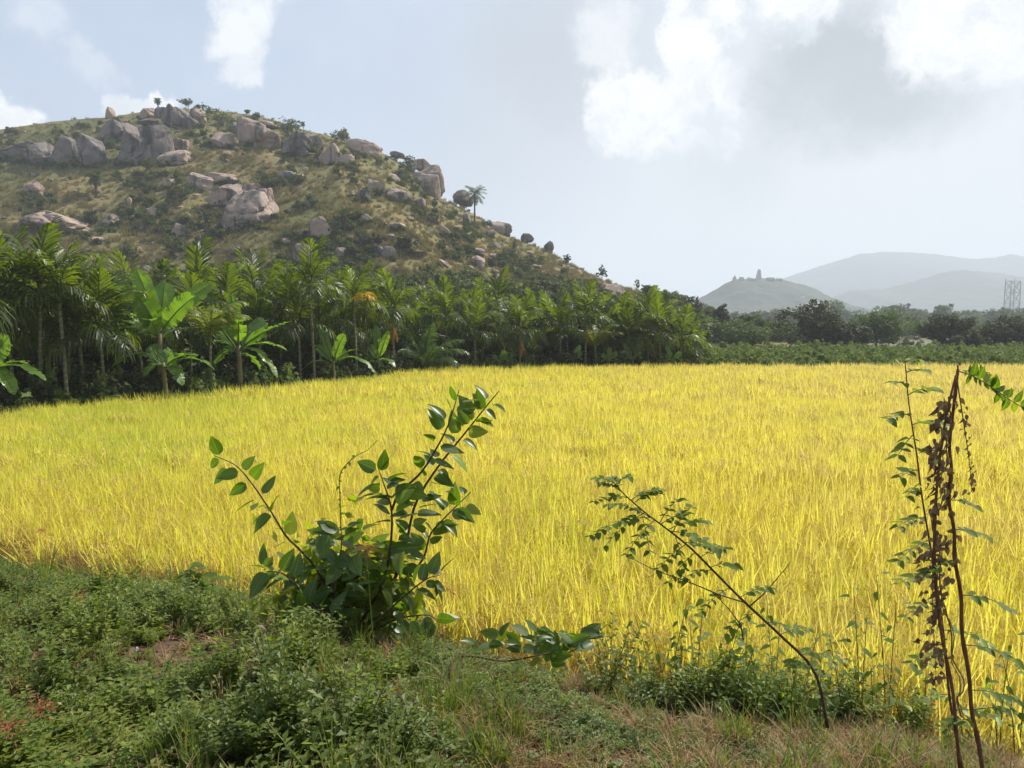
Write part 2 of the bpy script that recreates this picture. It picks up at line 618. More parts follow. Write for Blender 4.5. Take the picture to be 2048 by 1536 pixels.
M['ground'] = mat_ground()
M['hill'] = mat_hill()
M['granite'] = mat_granite('pink_granite', (0.40, 0.285, 0.215), (0.30, 0.225, 0.18), (0.085, 0.075, 0.066))
M['greyrock'] = mat_granite('grey_granite', (0.19, 0.15, 0.125), (0.13, 0.112, 0.10), (0.042, 0.04, 0.037))
M['farhill'] = plain_mat('far_hill_scrub', [(0.3, (0.03, 0.042, 0.028)), (0.6, (0.055, 0.065, 0.04)), (0.8, (0.10, 0.09, 0.065))], 0.02, 0.95, 0)
M['quarry'] = plain_mat('pale_bare_rock', [(0.3, (0.30, 0.26, 0.22)), (0.7, (0.42, 0.38, 0.34))], 0.05, 0.95, 0)


def mat_areca_trunk():
    m, t, o = new_mat('areca_trunk')
    c = t.n('ShaderNodeTexCoord').outputs['Object']
    wv = t.n('ShaderNodeTexWave')
    wv.bands_direction = 'Z'
    t.link(c, wv.inputs['Vector'])
    wv.inputs['Scale'].default_value = 1.6
    wv.inputs['Distortion'].default_value = 1.0
    base = t.ramp(t.noise(c, 2.0, 4, 0.6), [(0.3, (0.075, 0.085, 0.04)), (0.7, (0.14, 0.135, 0.075))])
    col = t.mix(t.maprange(wv.outputs['Fac'], 0.8, 0.95), base, (0.19, 0.18, 0.11))
    p = t.n('ShaderNodeBsdfPrincipled')
    t.link(col, p.inputs['Base Color'])
    p.inputs['Roughness'].default_value = 0.7
    t.link(p.outputs[0], o.inputs['Surface'])
    return m


def mat_banana():
    m, t, o = new_mat('banana_leaf')
    oi = t.n('ShaderNodeObjectInfo')
    uv = t.n('ShaderNodeTexCoord').outputs['Object']
    col = t.ramp(oi.outputs['Random'], [(0, (0.075, 0.15, 0.025)), (0.5, (0.10, 0.19, 0.028)), (1, (0.13, 0.23, 0.03))])
    col = t.mix(t.maprange(t.noise(uv, 3.0, 5, 0.6), 0.4, 0.75, 0, 0.35), col, (0.16, 0.20, 0.04))
    tcol = t.mix(1.0, col, (2.6, 2.5, 0.7), 'MULTIPLY')
    p = t.n('ShaderNodeBsdfPrincipled')
    t.link(col, p.inputs['Base Color'])
    p.inputs['Roughness'].default_value = 0.36
    p.inputs['Specular IOR Level'].default_value = 0.5
    tr = t.n('ShaderNodeBsdfTranslucent')
    t.link(tcol, tr.inputs['Color'])
    mx = t.n('ShaderNodeMixShader')
    mx.inputs[0].default_value = 0.45
    t.link(p.outputs[0], mx.inputs[1])
    t.link(tr.outputs[0], mx.inputs[2])
    t.link(mx.outputs[0], o.inputs['Surface'])
    return m


M['arecatrunk'] = mat_areca_trunk()
M['crownshaft'] = plain_mat('green_crownshaft', [(0.3, (0.07, 0.11, 0.03)), (0.7, (0.11, 0.15, 0.04))], 3, 0.45, 0)
M['banana'] = mat_banana()
M['bananastem'] = plain_mat('banana_stem', [(0.3, (0.10, 0.10, 0.045)), (0.5, (0.16, 0.14, 0.07)), (0.7, (0.10, 0.06, 0.035))], 5, 0.6, 0.1, (1, 1, 0.25))


# ------------------------------------------------------------------ geometry-node scatter for the uncountable stuff
def scatter(name, pts, rot, scl, idx, variants, label, cat):
    """variants: list of meshes; one object holding instances"""
    me = bpy.data.meshes.new(name)
    pts = np.asarray(pts, dtype=np.float32)
    me.vertices.add(len(pts))
    me.vertices.foreach_set('co', pts.ravel())
    for nm, typ, dat, fld in (('rot', 'FLOAT_VECTOR', rot, 'vector'), ('scl', 'FLOAT_VECTOR', scl, 'vector'), ('idx', 'INT', idx, 'value')):
        at_ = me.attributes.new(nm, typ, 'POINT')
        at_.data.foreach_set(fld, np.asarray(dat, dtype=np.int32 if typ == 'INT' else np.float32).ravel())
    o = obj(name, me)
    col = bpy.data.collections.new(name + '_variants')
    for i, vm in enumerate(variants):
        vo = bpy.data.objects.new('%s_variant_%02d' % (name, i), vm)
        col.objects.link(vo)
    ng = bpy.data.node_groups.new(name + '_scatter', 'GeometryNodeTree')
    ng.interface.new_socket('Geometry', in_out='INPUT', socket_type='NodeSocketGeometry')
    ng.interface.new_socket('Geometry', in_out='OUTPUT', socket_type='NodeSocketGeometry')
    gi = ng.nodes.new('NodeGroupInput')
    go = ng.nodes.new('NodeGroupOutput')
    ip = ng.nodes.new('GeometryNodeInstanceOnPoints')
    ci = ng.nodes.new('GeometryNodeCollectionInfo')
    ci.inputs['Collection'].default_value = col
    ci.inputs['Separate Children'].default_value = True
    ci.inputs['Reset Children'].default_value = True
    ip.inputs['Pick Instance'].default_value = True

    def attr(nm, typ):
        a = ng.nodes.new('GeometryNodeInputNamedAttribute')
        a.data_type = typ
        a.inputs['Name'].default_value = nm
        return [s for s in a.outputs if s.enabled and s.name == 'Attribute'][0]
    L = ng.links.new
    e2r = ng.nodes.new('FunctionNodeEulerToRotation')
    L(attr('rot', 'FLOAT_VECTOR'), e2r.inputs[0])
    L(e2r.outputs[0], ip.inputs['Rotation'])
    L(attr('scl', 'FLOAT_VECTOR'), ip.inputs['Scale'])
    L(attr('idx', 'INT'), ip.inputs['Instance Index'])
    L(gi.outputs[0], ip.inputs['Points'])
    L(ci.outputs[0], ip.inputs['Instance'])
    L(ip.outputs[0], go.inputs[0])
    md = o.modifiers.new('scatter', 'NODES')
    md.node_group = ng
    tag(o, label, cat, kind='stuff')
    return o


rng = np.random.default_rng(11)

# ================================================================== GROUND
HAZE_HALF = 9000.0
m = mk_mesh('ground', [(-8000, -400, -0.02), (8000, -400, -0.02), (8000, 8500, -0.02), (-8000, 8500, -0.02)], [(0, 1, 2, 3)], M['ground'])
ground = tag(obj('ground', m), 'flat plain of grass and bare earth reaching the horizon', 'ground', kind='structure')

# field outline in plan
near_px = [(-500, 1085), (0, 1135), (150, 1165), (300, 1195), (520, 1235), (900, 1325), (1250, 1412), (1700, 1505), (2048, 1590)]
NE = np.array([tuple(on_plane(a, b, 0.40))[:2] for a, b in near_px])
NE = np.vstack([[NE[0][0] - 12, NE[0][1] + 1.0], NE, [NE[-1][0] + 12, NE[-1][1] - 1.0]])
o_ = np.argsort(NE[:, 0])
NE = NE[o_]


def near_edge(x):
    return np.interp(x, NE[:, 0], NE[:, 1])


RICE_H = 0.95
far_px = [(0, 812), (200, 797), (400, 782), (560, 764), (700, 750), (820, 738), (950, 731), (1150, 729), (1400, 727.5), (1700, 727), (2048, 727)]
FE = np.array([tuple(on_plane(a, b, RICE_H))[:2] for a, b in far_px])
FE = np.vstack([[-24, 8], [-19, 14.5], FE, [70, FE[-1][1]]])


def far_edge(x):
    return np.interp(x, FE[:, 0], FE[:, 1])


xs = np.concatenate([np.linspace(-19, 30, 60), np.linspace(31, 68, 16)])
V, Fc = [], []
for i, x in enumerate(xs):
    V += [(x, float(near_edge(x)) - 0.6, 0.0), (x, float(far_edge(x)) + 0.2, 0.0)]
    if i:
        Fc.append((2 * i - 2, 2 * i, 2 * i + 1, 2 * i - 1))
tag(obj('paddy_field', mk_mesh('paddy_field', V, Fc, M['paddy'])), 'brown paddy soil under the ripe rice', 'field', kind='structure')


def bank_z(x, y):
    e = near_edge(x)
    y0 = np.interp(x, [-1.0, 0.9], [2.3, 0.2])
    s = np.clip((y - y0) / np.maximum(e + 0.25 - y0, 0.5), 0, 1)
    s = s ** 1.5
    z = 1.74 * (1 - s) + 0.42 * s - 0.6 * np.clip((y - e) / 0.25, 0, 1)
    z = z + (fbm(x * 0.9, y * 0.9, 5) - 0.5) * 0.5 * (1 - s) * np.clip(s * 4 + 0.3, 0, 1) + (fbm(x * 3.1, y * 3.1, 9) - 0.5) * 0.07
    return z


_tx = np.linspace(-10, 10, 401)
_ty = np.linspace(-1, 13, 281)
_TX, _TY = np.meshgrid(_tx, _ty, indexing='ij')
_TZ = bank_z(_TX, _TY)


def bz(x, y):
    fx = min(max((x + 10) / .05, 0), 399.99)
    fy = min(max((y + 1) / .05, 0), 279.99)
    i, j = int(fx), int(fy)
    fx -= i
    fy -= j
    return float((_TZ[i, j] * (1 - fx) + _TZ[i + 1, j] * fx) * (1 - fy) + (_TZ[i, j + 1] * (1 - fx) + _TZ[i + 1, j + 1] * fx) * fy)


nx, ny = 150, 60
bx = np.linspace(-22, 22, nx)
V = np.zeros((nx, ny, 3))
for i, x in enumerate(bx):
    yy = np.linspace(-6, float(near_edge(x)) + 0.25, ny)
    V[i, :, 0] = x
    V[i, :, 1] = yy
    V[i, :, 2] = bank_z(np.full(ny, x), yy)
idx = np.arange(nx * ny).reshape(nx, ny)
Fq = np.stack([idx[:-1, :-1], idx[1:, :-1], idx[1:, 1:], idx[:-1, 1:]], -1).reshape(-1, 4)
bank = obj('bank', mk_mesh('bank', V.reshape(-1, 3), Fq, M['soil'], True))
tag(bank, 'reddish earth bank sloping down to the rice field', 'bank', kind='structure')


# ================================================================== ROCKY HILL
def ke(px, py):
    d = ray(px, py)
    return d.x / d.y, d.z / d.y


crest_px = [(-1500, 640), (-1000, 560), (-700, 450), (-300, 315), (0, 260), (60, 250), (100, 243), (215, 236), (260, 228), (300, 220), (350, 216), (430, 222),
            (500, 229), (560, 243), (600, 257), (680, 275), (760, 304), (820, 335), (850, 365), (890, 400), (950, 428), (1000, 465),
            (1060, 487), (1100, 505), (1200, 558), (1280, 588), (1350, 605), (1400, 636), (1430, 650), (1520, 655), (1600, 655)]
CK = np.array([ke(*p) for p in crest_px])


def hill_YfYr(k):
    Yf = np.interp(k, [-1.2, -0.3, 0.1, 0.35], [95, 88, 78, 74])
    Yr = np.interp(k, [-1.2, -0.4, 0.0, 0.35], [215, 205, 175, 140])
    return Yf, Yr


NKK, NTT = 420, 190
kk = np.linspace(-1.6, 0.36, NKK)
tt = np.concatenate([np.linspace(0, 1, 150), 1 + np.linspace(0, 0.75, NTT - 149)[1:]])
K, T = np.meshgrid(kk, tt, indexing='ij')
Yf, Yr = hill_YfYr(K)
Y = Yf + (Yr - Yf) * T
Ec = np.interp(K, CK[:, 0], CK[:, 1])
Zcrest = np.maximum(ZC + Ec * Yr, 0.5)
prof = np.where(T <= 1, 0.80 * T + 0.2 * (1 - (1 - np.clip(T, 0, 1)) ** 2), 1 - 1.1 * np.clip(T - 1, 0, 1) ** 1.3)
X = K * Y
nzv = (fbm(X / 26, Y / 26, 3, 5) - 0.5) * 9 + (fbm(X / 7, Y / 7, 8, 4) - 0.5) * 2.6
damp = np.clip(T * 4, 0, 1) * np.clip(1 - np.exp(-((T - 1) / 0.10) ** 2) * 0.85, 0, 1) * np.clip(Zcrest / 25, 0.1, 1)
Z = Zcrest * prof + nzv * damp - 0.3 * (1 - np.clip(T * 10, 0, 1))
Z = np.maximum(Z, -0.4)
HV = np.stack([X, Y, Z], -1)
HE = (Z - ZC) / Y
HEm = np.maximum.accumulate(HE[:, :150], axis=1)
idx = np.arange(NKK * NTT).reshape(NKK, NTT)
Fq = np.stack([idx[:-1, :-1], idx[1:, :-1], idx[1:, 1:], idx[:-1, 1:]], -1).reshape(-1, 4)
hill = obj('hill', mk_mesh('hill', HV.reshape(-1, 3), Fq, M['hill'], True))
tag(hill, 'rounded grassy hill strewn with granite boulders behind the palms', 'hill', kind='structure')


def hill_at(px, py):
    """point of the hill's front slope seen at that pixel"""
    k, e = ke(px, py)
    fi = np.clip((k - kk[0]) / (kk[1] - kk[0]), 0, NKK - 2)
    i = int(fi)
    f = fi - i
    col = HV[i, :150] * (1 - f) + HV[i + 1, :150] * f
    em = HEm[i] * (1 - f) + HEm[i + 1] * f
    j = int(np.searchsorted(em, e))
    if j >= 149:
        return Vector(col[149])
    if j == 0:
        return Vector(col[0])
    g = (e - em[j - 1]) / max(1e-6, em[j] - em[j - 1])
    return Vector(col[j - 1] * (1 - g) + col[j] * g)


# ------------------------------------------------------------------ boulders
def ico(sub):
    import bmesh
    bm = bmesh.new()
    bmesh.ops.create_icosphere(bm, subdivisions=sub, radius=1.0)
    v = np.array([tuple(x.co) for x in bm.verts])
    f = np.array([[x.index for x in fc.verts] for fc in bm.faces])
    bm.free()
    return v, f


ICO = {s: ico(s) for s in (2, 3, 4, 5)}


def rock_mesh(seed, sub=3, cuts=7, rough=0.16, mat=None, cracks=2):
    r = np.random.default_rng(seed)
    v, f = ICO[sub]
    v = v.copy()
    # squarish body
    v = np.sign(v) * np.abs(v) ** r.uniform(0.58, 0.85)
    v /= np.abs(v).max(0)
    off = Vector(r.uniform(-50, 50, 3))
    d = np.array([mnoise.fractal(Vector(p) * 1.2 + off, 1.0, 2.0, 4) for p in v])
    v *= (1 + rough * d)[:, None]
    for _ in range(cuts):
        n = r.normal(size=3)
        n[2] = abs(n[2]) * 0.8 - 0.15
        n /= np.linalg.norm(n)
        dist = r.uniform(0.5, 0.92)
        s = v @ n - dist
        v = v - np.outer(np.where(s > 0, s * r.uniform(.8, 1.0), 0), n)
    for _ in range(cracks):                                       # joints running through the block
        n = r.normal(size=3)
        n /= np.linalg.norm(n)
        wob = np.array([mnoise.noise(Vector(p) * 2.0 + off) for p in v]) * .14
        q = v @ n - r.uniform(-.45, .45) + wob
        v *= (1 - r.uniform(.05, .12) * np.exp(-(q / .07) ** 2) - .05 * (q > 0))[:, None]
    d2 = np.array([mnoise.fractal(Vector(p) * 3.4 + off, 0.9, 2.1, 5) for p in v])
    v *= (1 + 0.05 * d2)[:, None]
    mn, mx = v.min(0), v.max(0)
    v = (v - (mn + mx) / 2) / ((mx - mn) / 2)
    return mk_mesh('boulder', v, f, mat or M['granite'], True, R(30))


def boulder(px, py, wpx, hpx, label, group, seed, mat='granite', tilt=0.0, big=False, depth_ratio=0.85, name='boulder'):
    p = hill_at(px, py + hpx * 0.40)
    dist = p.y
    c = at(px, py, dist)
    if group == G_C:
        wpx, hpx = wpx * 1.12, hpx * 1.08
    rx = wpx / F * dist / 2 * 1.06
    rz = hpx / F * dist / 2 * 1.12
    ry = max(rx * depth_ratio, rz * 0.8)
    # sit into the slope
    c = Vector((c.x, c.y + ry * 0.35, c.z - rz * 0.06))
    o = obj(name, rock_mesh(seed, 5 if big else (4 if wpx > 24 else 3), 11 if big else 8, 0.16 if big else 0.2, M[mat], 3 if big else 2), None, c)
    o.scale = (rx, ry, rz)
    o.rotation_euler = (random.uniform(-.08, .08), tilt, random.uniform(-.12, .12))
    tag(o, label, 'boulder', group)
    return o


G_S, G_C, G_M, G_L, G_R = ('rocks on the hill summit', 'rocks of the dark cliff band', 'boulders on the middle slope',
                           'boulders on the lower slope', 'boulders along the right ridge')
named = [
    # px, py, w, h, label, group, mat, tilt, big
    (219, 227, 17, 24, 'upright standing stone alone on the skyline left of the summit', G_S, 'granite', 0, 0),
    (297, 227, 36, 22, 'rounded pale slab at the left end of the summit rocks', G_S, 'granite', 0, 0),
    (322, 226, 24, 24, 'narrow summit rock under the small skyline palm', G_S, 'greyrock', 0, 0),
    (352, 232, 48, 40, 'largest grey block in the middle of the summit rocks', G_S, 'greyrock', 0, 1),
    (394, 232, 34, 28, 'cracked rock at the right end of the summit rocks', G_S, 'granite', .2, 0),
    (300, 243, 44, 12, 'thin flat ledge below the summit rocks', G_S, 'greyrock', 0, 0),
    (375, 246, 40, 22, 'sloping rock below the right summit rocks', G_S, 'greyrock', .25, 0),
    (32, 302, 70, 34, 'low dark cliff at the left edge of the hill', G_C, 'greyrock', 0, 1),
    (82, 306, 56, 46, 'dark streaked cliff face second from the left edge', G_C, 'greyrock', 0, 1),
    (128, 304, 52, 54, 'rounded dark cliff face, third from the left edge', G_C, 'greyrock', -.1, 1),
    (178, 302, 62, 66, 'dome-shaped grey cliff rock left of the streaked cliff', G_C, 'greyrock', -.15, 1),
    (232, 262, 70, 40, 'broad dark rock roof above the streaked cliff', G_C, 'greyrock', .1, 1),
    (264, 290, 56, 82, 'tall cliff with dark vertical water streaks below the summit', G_C, 'greyrock', 0, 1),
    (308, 292, 60, 74, 'grey cliff face right of the tall streaked cliff', G_C, 'greyrock', 0, 1),
    (337, 288, 24, 20, 'pale square block, left of the pair on the cliff', G_C, 'granite', -.3, 0),
    (360, 290, 32, 24, 'pale square block, right of the pair on the cliff', G_C, 'granite', .1, 0),
    (346, 314, 56, 34, 'pale fractured rock foot at the cliff base', G_C, 'granite', 0, 0),
    (443, 280, 46, 32, 'smooth oval boulder between the cliff and the big dome', G_C, 'granite', .2, 0),
    (452, 308, 20, 12, 'small rock below the smooth oval boulder', G_C, 'granite', 0, 0),
    (514, 272, 76, 58, 'big smooth rock dome split by a vertical crack', G_C, 'granite', .05, 1),
    (478, 256, 40, 18, 'flat rock at the upper left of the big dome', G_C, 'greyrock', .3, 0),
    (545, 250, 56, 14, 'thin slab lying on top of the big dome', G_C, 'granite', .2, 0),
    (592, 290, 52, 46, 'grey cliff rock right of the big dome', G_C, 'greyrock', 0, 1),
    (626, 286, 34, 34, 'grey rock between two dark bushes below the ridge', G_C, 'greyrock', 0, 0),
    (660, 310, 40, 40, 'pale rounded boulder at the right end of the cliff band', G_C, 'granite', 0, 0),
    (692, 320, 26, 22, 'cracked blocks beside the pale rounded boulder', G_C, 'granite', 0, 0),
    (392, 365, 58, 36, 'tilted boulder at the upper left of the central boulder pile', G_M, 'granite', .2, 0),
    (442, 356, 58, 24, 'flat topped boulder at the top of the central boulder pile', G_M, 'granite', .05, 0),
    (455, 390, 74, 48, 'pinkish boulder behind the largest boulder', G_M, 'granite', .05, 1),
    (502, 377, 40, 22, 'small boulder wedged above the largest boulder', G_M, 'granite', .1, 0),
    (484, 420, 112, 76, 'largest pink boulder on the hill, front of the central pile', G_M, 'granite', -.25, 1),
    (526, 405, 46, 56, 'right lobe boulder leaning on the largest boulder', G_M, 'granite', -.1, 0),
    (335, 367, 25, 22, 'small boulder behind a bush left of the central pile', G_M, 'granite', 0, 0),
    (343, 392, 22, 22, 'dull grey rock half hidden in the bush left of the pile', G_M, 'greyrock', 0, 0),
    (546, 384, 12, 10, 'tiny pale rock right of the central boulder pile', G_M, 'granite', 0, 0),
    (68, 378, 37, 31, 'cone shaped boulder alone on the left slope', G_M, 'granite', 0, 0),
    (255, 407, 13, 25, 'thin upright pale stone on the open grass', G_M, 'granite', .25, 0),
    (307, 424, 33, 17, 'low flat boulder on the open grass below the upright stone', G_M, 'granite', .05, 0),
    (580, 354, 44, 22, 'dark broken rock heap right of the central pile', G_M, 'greyrock', 0, 0),
    (612, 410, 20, 17, 'rounded rock right of the largest boulder', G_M, 'greyrock', .2, 0),
    (578, 424, 12, 9, 'small stone lying right of the largest boulder', G_M, 'granite', .3, 0),
    (702, 388, 10, 14, 'small upright stone left of the dark round boulder', G_M, 'granite', 0, 0),
    (725, 391, 27, 26, 'dark round boulder on the right slope', G_M, 'greyrock', 0, 0),
    (754, 374, 37, 26, 'smooth pale boulder above the long slab', G_M, 'granite', .1, 0),
    (798, 392, 52, 27, 'long tilted slab boulder on the right slope', G_M, 'granite', .35, 0),
    (835, 405, 30, 19, 'boulder touching the lower end of the long slab', G_M, 'granite', .1, 0),
    (787, 355, 26, 15, 'slanting rock above the long slab', G_M, 'granite', .5, 0),
    (102, 442, 140, 34, 'long tilted bare slab behind the left palms', G_L, 'granite', .22, 1),
    (88, 424, 22, 9, 'small block lying on the long bare slab', G_L, 'greyrock', .1, 0),
    (195, 480, 48, 12, 'thin dark slab below the long bare slab', G_L, 'granite', .25, 0),
    (220, 440, 36, 24, 'pointed boulder beside the dark bush on the left slope', G_L, 'granite', .2, 0),
    (266, 436, 17, 10, 'small flat stone right of the pointed boulder', G_L, 'granite', 0, 0),
    (362, 462, 33, 25, 'wedge shaped pale boulder above the palms', G_L, 'granite', .3, 0),
    (396, 475, 12, 9, 'small round stone right of the wedge shaped boulder', G_L, 'granite', 0, 0),
    (638, 458, 48, 40, 'angular jutting boulder beside the slender hillside tree', G_L, 'granite', -.3, 0),
    (566, 482, 28, 12, 'low flat boulder above the palm crowns', G_L, 'granite', .1, 0),
    (468, 498, 32, 17, 'rounded boulder just above the palm crowns in the centre', G_L, 'granite', 0, 0),
    (606, 508, 40, 42, 'big smooth boulder behind the tallest front palm', G_L, 'granite', -.1, 0),
    (678, 508, 34, 26, 'rounded boulder right of the tallest front palm', G_L, 'granite', -.2, 0),
    (731, 438, 24, 20, 'pointed pinkish rock on the right slope', G_L, 'granite', .3, 0),
    (767, 445, 13, 13, 'small pale stone below a little bush', G_L, 'granite', 0, 0),
    (794, 452, 42, 15, 'low pale outcrop on the right slope', G_L, 'granite', .1, 0),
    (865, 437, 27, 13, 'oval pale boulder high on the right slope', G_L, 'granite', .15, 0),
    (888, 462, 40, 18, 'pinkish slab below the oval pale boulder', G_L, 'granite', .3, 0),
    (718, 481, 38, 14, 'low boulder above the dark thicket', G_L, 'granite', 0, 0),
    (756, 501, 26, 26, 'left of two grey boulders under the dark thicket', G_L, 'greyrock', 0, 0),
    (780, 508, 30, 28, 'right of two grey boulders under the dark thicket', G_L, 'greyrock', .2, 0),
    (836, 505, 28, 11, 'flat stone right of the dark thicket', G_L, 'granite', .1, 0),
    (791, 537, 12, 10, 'small white stone above the palm crowns', G_L, 'granite', 0, 0),
    (887, 526, 26, 10, 'narrow pale slab above the palms right of centre', G_L, 'granite', .4, 0),
    (953, 523, 33, 24, 'square pink boulder above the palms', G_L, 'granite', .25, 0),
    (935, 535, 24, 9, 'flat pale stone at the foot of the square pink boulder', G_L, 'granite', 0, 0),
    (951, 501, 36, 13, 'long low rock above the square pink boulder', G_L, 'granite', .2, 0),
    (1020, 540, 32, 18, 'rounded boulder above the scrub on the lower right slope', G_L, 'granite', .1, 0),
    (1073, 533, 18, 8, 'small flat rock on the lower right slope', G_L, 'granite', .1, 0),
    (1222, 578, 62, 20, 'wide low dome of rock near the foot of the right ridge', G_L, 'granite', .12, 0),
    (726, 298, 68, 32, 'long rounded rock back on the skyline right of the dark bush', G_R, 'granite', .35, 0),
    (795, 309, 30, 10, 'thin dark rock on the skyline', G_R, 'greyrock', .3, 0),
    (845, 330, 44, 24, 'upper layer of the great boulder on the ridge', G_R, 'granite', .45, 0),
    (858, 358, 66, 66, 'great overhanging boulder on the right ridge', G_R, 'granite', .35, 1),
    (926, 394, 40, 30, 'dark jagged rock beside the tall ridge palm', G_R, 'greyrock', .1, 0),
    (933, 437, 16, 30, 'upright dark rock below the ridge palm', G_R, 'greyrock', -.1, 0),
    (1000, 455, 46, 26, 'flat overhanging rock on the ridge below the tall palm', G_R, 'granite', .25, 0),
    (978, 468, 20, 16, 'small dark rock left of the flat overhanging rock', G_R, 'greyrock', 0, 0),
    (990, 490, 24, 12, 'dark low rock under the flat overhanging rock', G_R, 'greyrock', .2, 0),
    (1055, 475, 25, 17, 'round rock standing on the ridge line', G_R, 'greyrock', 0, 0),
    (1098, 494, 20, 24, 'squarish rock standing on the ridge line', G_R, 'greyrock', 0, 0),
    (1325, 592, 24, 12, 'last pale rock at the foot of the ridge', G_R, 'granite', 0, 0),
]
for i, (px, py, wp, hp, lab, grp, mt, tl, bg_) in enumerate(named):
    boulder(px, py, wp, hp, lab, grp, 100 + i, mt, tl, bool(bg_))

SMALL = [rock_mesh(900 + i, 2, 5, 0.2, M['granite']) for i in range(6)]
SMALLG = [rock_mesh(950 + i, 2, 5, 0.2, M['greyrock']) for i in range(3)]
rr = random.Random(5)
cnt = 0
small_rocks = []
while cnt < 290:
    px = rr.uniform(-20, 1250)
    cy_ = np.interp(px, [p[0] for p in crest_px], [p[1] for p in crest_px])
    py = rr.uniform(cy_ + 8, 570)
    if px < 600 and py > 520:
        continue
    if fbm(px / 90, py / 60, 21, 3) < 0.44:
        continue
    wp = rr.choice([4, 5, 6, 7, 8, 10, 12, 15])
    p = hill_at(px, py)
    s = wp / F * p.y / 2
    mt = rr.choice(SMALL + SMALL + SMALLG)
    o = obj('rock', mt, None, p + Vector((0, 0, s * 0.15)))
    o.scale = (s, s * rr.uniform(.7, 1.1), s * rr.uniform(.4, .75))
    o.rotation_euler = (rr.uniform(-.3, .3), rr.uniform(-.3, .4), rr.uniform(0, 6))
    small_rocks.append((px, py, o))
    cnt += 1
anchors = [(a[0], a[1], a[4]) for a in named if len(a[4].split()) <= 9]
near_of = {}
for px, py, o in small_rocks:
    a = min(anchors, key=lambda q: math.hypot(q[0] - px, q[1] - py))
    near_of.setdefault(a, []).append((math.hypot(a[0] - px, a[1] - py), o))
for a, lst in near_of.items():
    for i, (dd_, o) in enumerate(sorted(lst, key=lambda q: q[0])):
        tag(o, ('nearest' if i == 0 else ordinal(i + 1) + ' nearest') + ' small loose rock to the ' + a[2], 'rock', 'small rocks scattered over the hill')


# ------------------------------------------------------------------ foliage
def leaf_cloud(centers, sizes, n_per, leaf, r, up=0.5, aspect=0.55, flat=0.8):
    """many bent leaf quads round clump centres -> V, F"""
    C = np.repeat(np.asarray(centers), n_per, axis=0)
    S = np.repeat(np.asarray(sizes), n_per)
    N = len(C)
    d = r.normal(size=(N, 3))
    d /= np.linalg.norm(d, axis=1)[:, None]
    rad = r.uniform(0.35, 1.0, N) ** 0.6
    P = C + d * (rad * S)[:, None] * np.array([1, 1, flat])
    nrm = d * 0.6 + np.array([0, 0, up]) + r.normal(size=(N, 3)) * 0.45
    nrm /= np.linalg.norm(nrm, axis=1)[:, None]
    a = np.cross(nrm, r.normal(size=(N, 3)))
    a /= np.linalg.norm(a, axis=1)[:, None]
    b = np.cross(nrm, a)
    L = leaf * r.uniform(0.6, 1.3, N)[:, None]
    V = np.stack([P - a * L, P - b * L * aspect + nrm * L * 0.15, P + a * L, P + b * L * aspect + nrm * L * 0.15], 1)
    return V.reshape(-1, 3), np.arange(N * 4).reshape(N, 4)


def crown_centers(r, wd, ht, z0, n, lobes=6):
    """clump centres over an uneven crown"""
    L = []
    for i in range(lobes):
        a = r.uniform(0, 2 * PI)
        q = r.uniform(0.1, 0.62)
        L.append((math.cos(a) * q * wd / 2, math.sin(a) * q * wd / 2, z0 + ht * r.uniform(0.25, 0.72), r.uniform(0.24, 0.42) * wd, r.uniform(0.2, 0.36) * ht))
    L.append((0, 0, z0 + ht * 0.62, wd * 0.3, ht * 0.38))
    C = []
    while len(C) < n:
        l = L[r.integers(len(L))]
        d = r.normal(size=3)
        d /= np.linalg.norm(d)
        q = r.uniform(0.55, 1.05)
        C.append((l[0] + d[0] * l[3] * q, l[1] + d[1] * l[3] * q, max(z0 * 0.6, l[2] + d[2] * l[4] * q)))
    return np.array(C)


def bush_mesh(name, seed, wd, ht, n, leaf, mat, n_per=16, lobes=4, z0=0.1):
    r = np.random.default_rng(seed)
    C = crown_centers(r, wd, ht, z0, n, lobes)
    S = r.uniform(0.10, 0.2, n) * wd
    V, Fq = leaf_cloud(C, S, n_per, leaf, r)
    V[:, 2] = np.maximum(V[:, 2], 0.02)
    return mk_mesh(name, V, Fq, mat)


def trunk_mesh(seed, ht, wd, rad, mat, forks=5):
    r = random.Random(seed)
    b = MB()
    top = Vector((r.uniform(-.1, .1) * wd, r.uniform(-.1, .1) * wd, ht * 0.85))
    b.tube(path([(0, 0, -0.3), (r.uniform(-.05, .05) * wd, 0, ht * .3), top], 7), [rad * (1 - .12 * i) for i in range(7)], 7)
    for i in range(forks):
        a = 2 * PI * i / forks + r.uniform(-.4, .4)
        st = Vector((0, 0, ht * r.uniform(.2, .5)))
        en = Vector((math.cos(a) * wd * .38, math.sin(a) * wd * .38, ht * r.uniform(.55, .9)))
        mid = (st + en) / 2 + Vector((math.cos(a), math.sin(a), -.3)) * wd * .07
        b.tube(path([st, mid, en], 6), [rad * .55 * (1 - .16 * k) for k in range(6)], 5)
    return b.mesh('trunk', mat, True)


def tree(name, base, ht, wd, seed, mat, label, cat='tree', group=None, leaf=0.2, n=120, n_per=26, z0f=0.12, lobes=7, rad=None):
    r = np.random.default_rng(seed)
    e = empty(name, base)
    obj('trunk', trunk_mesh(seed, ht, wd, rad or max(0.05, ht * 0.03), M['bark']), e)
    C = crown_centers(r, wd, ht * (1 - z0f), ht * z0f, n, lobes)
    S = r.uniform(0.06, 0.14, n) * wd
    V, Fq = leaf_cloud(C, S, n_per, leaf, r)
    V[:, 2] = np.maximum(V[:, 2], 0.05)
    obj('crown', mk_mesh('crown', V, Fq, M[mat]), e)
    tag(e, label, cat, group)
    return e


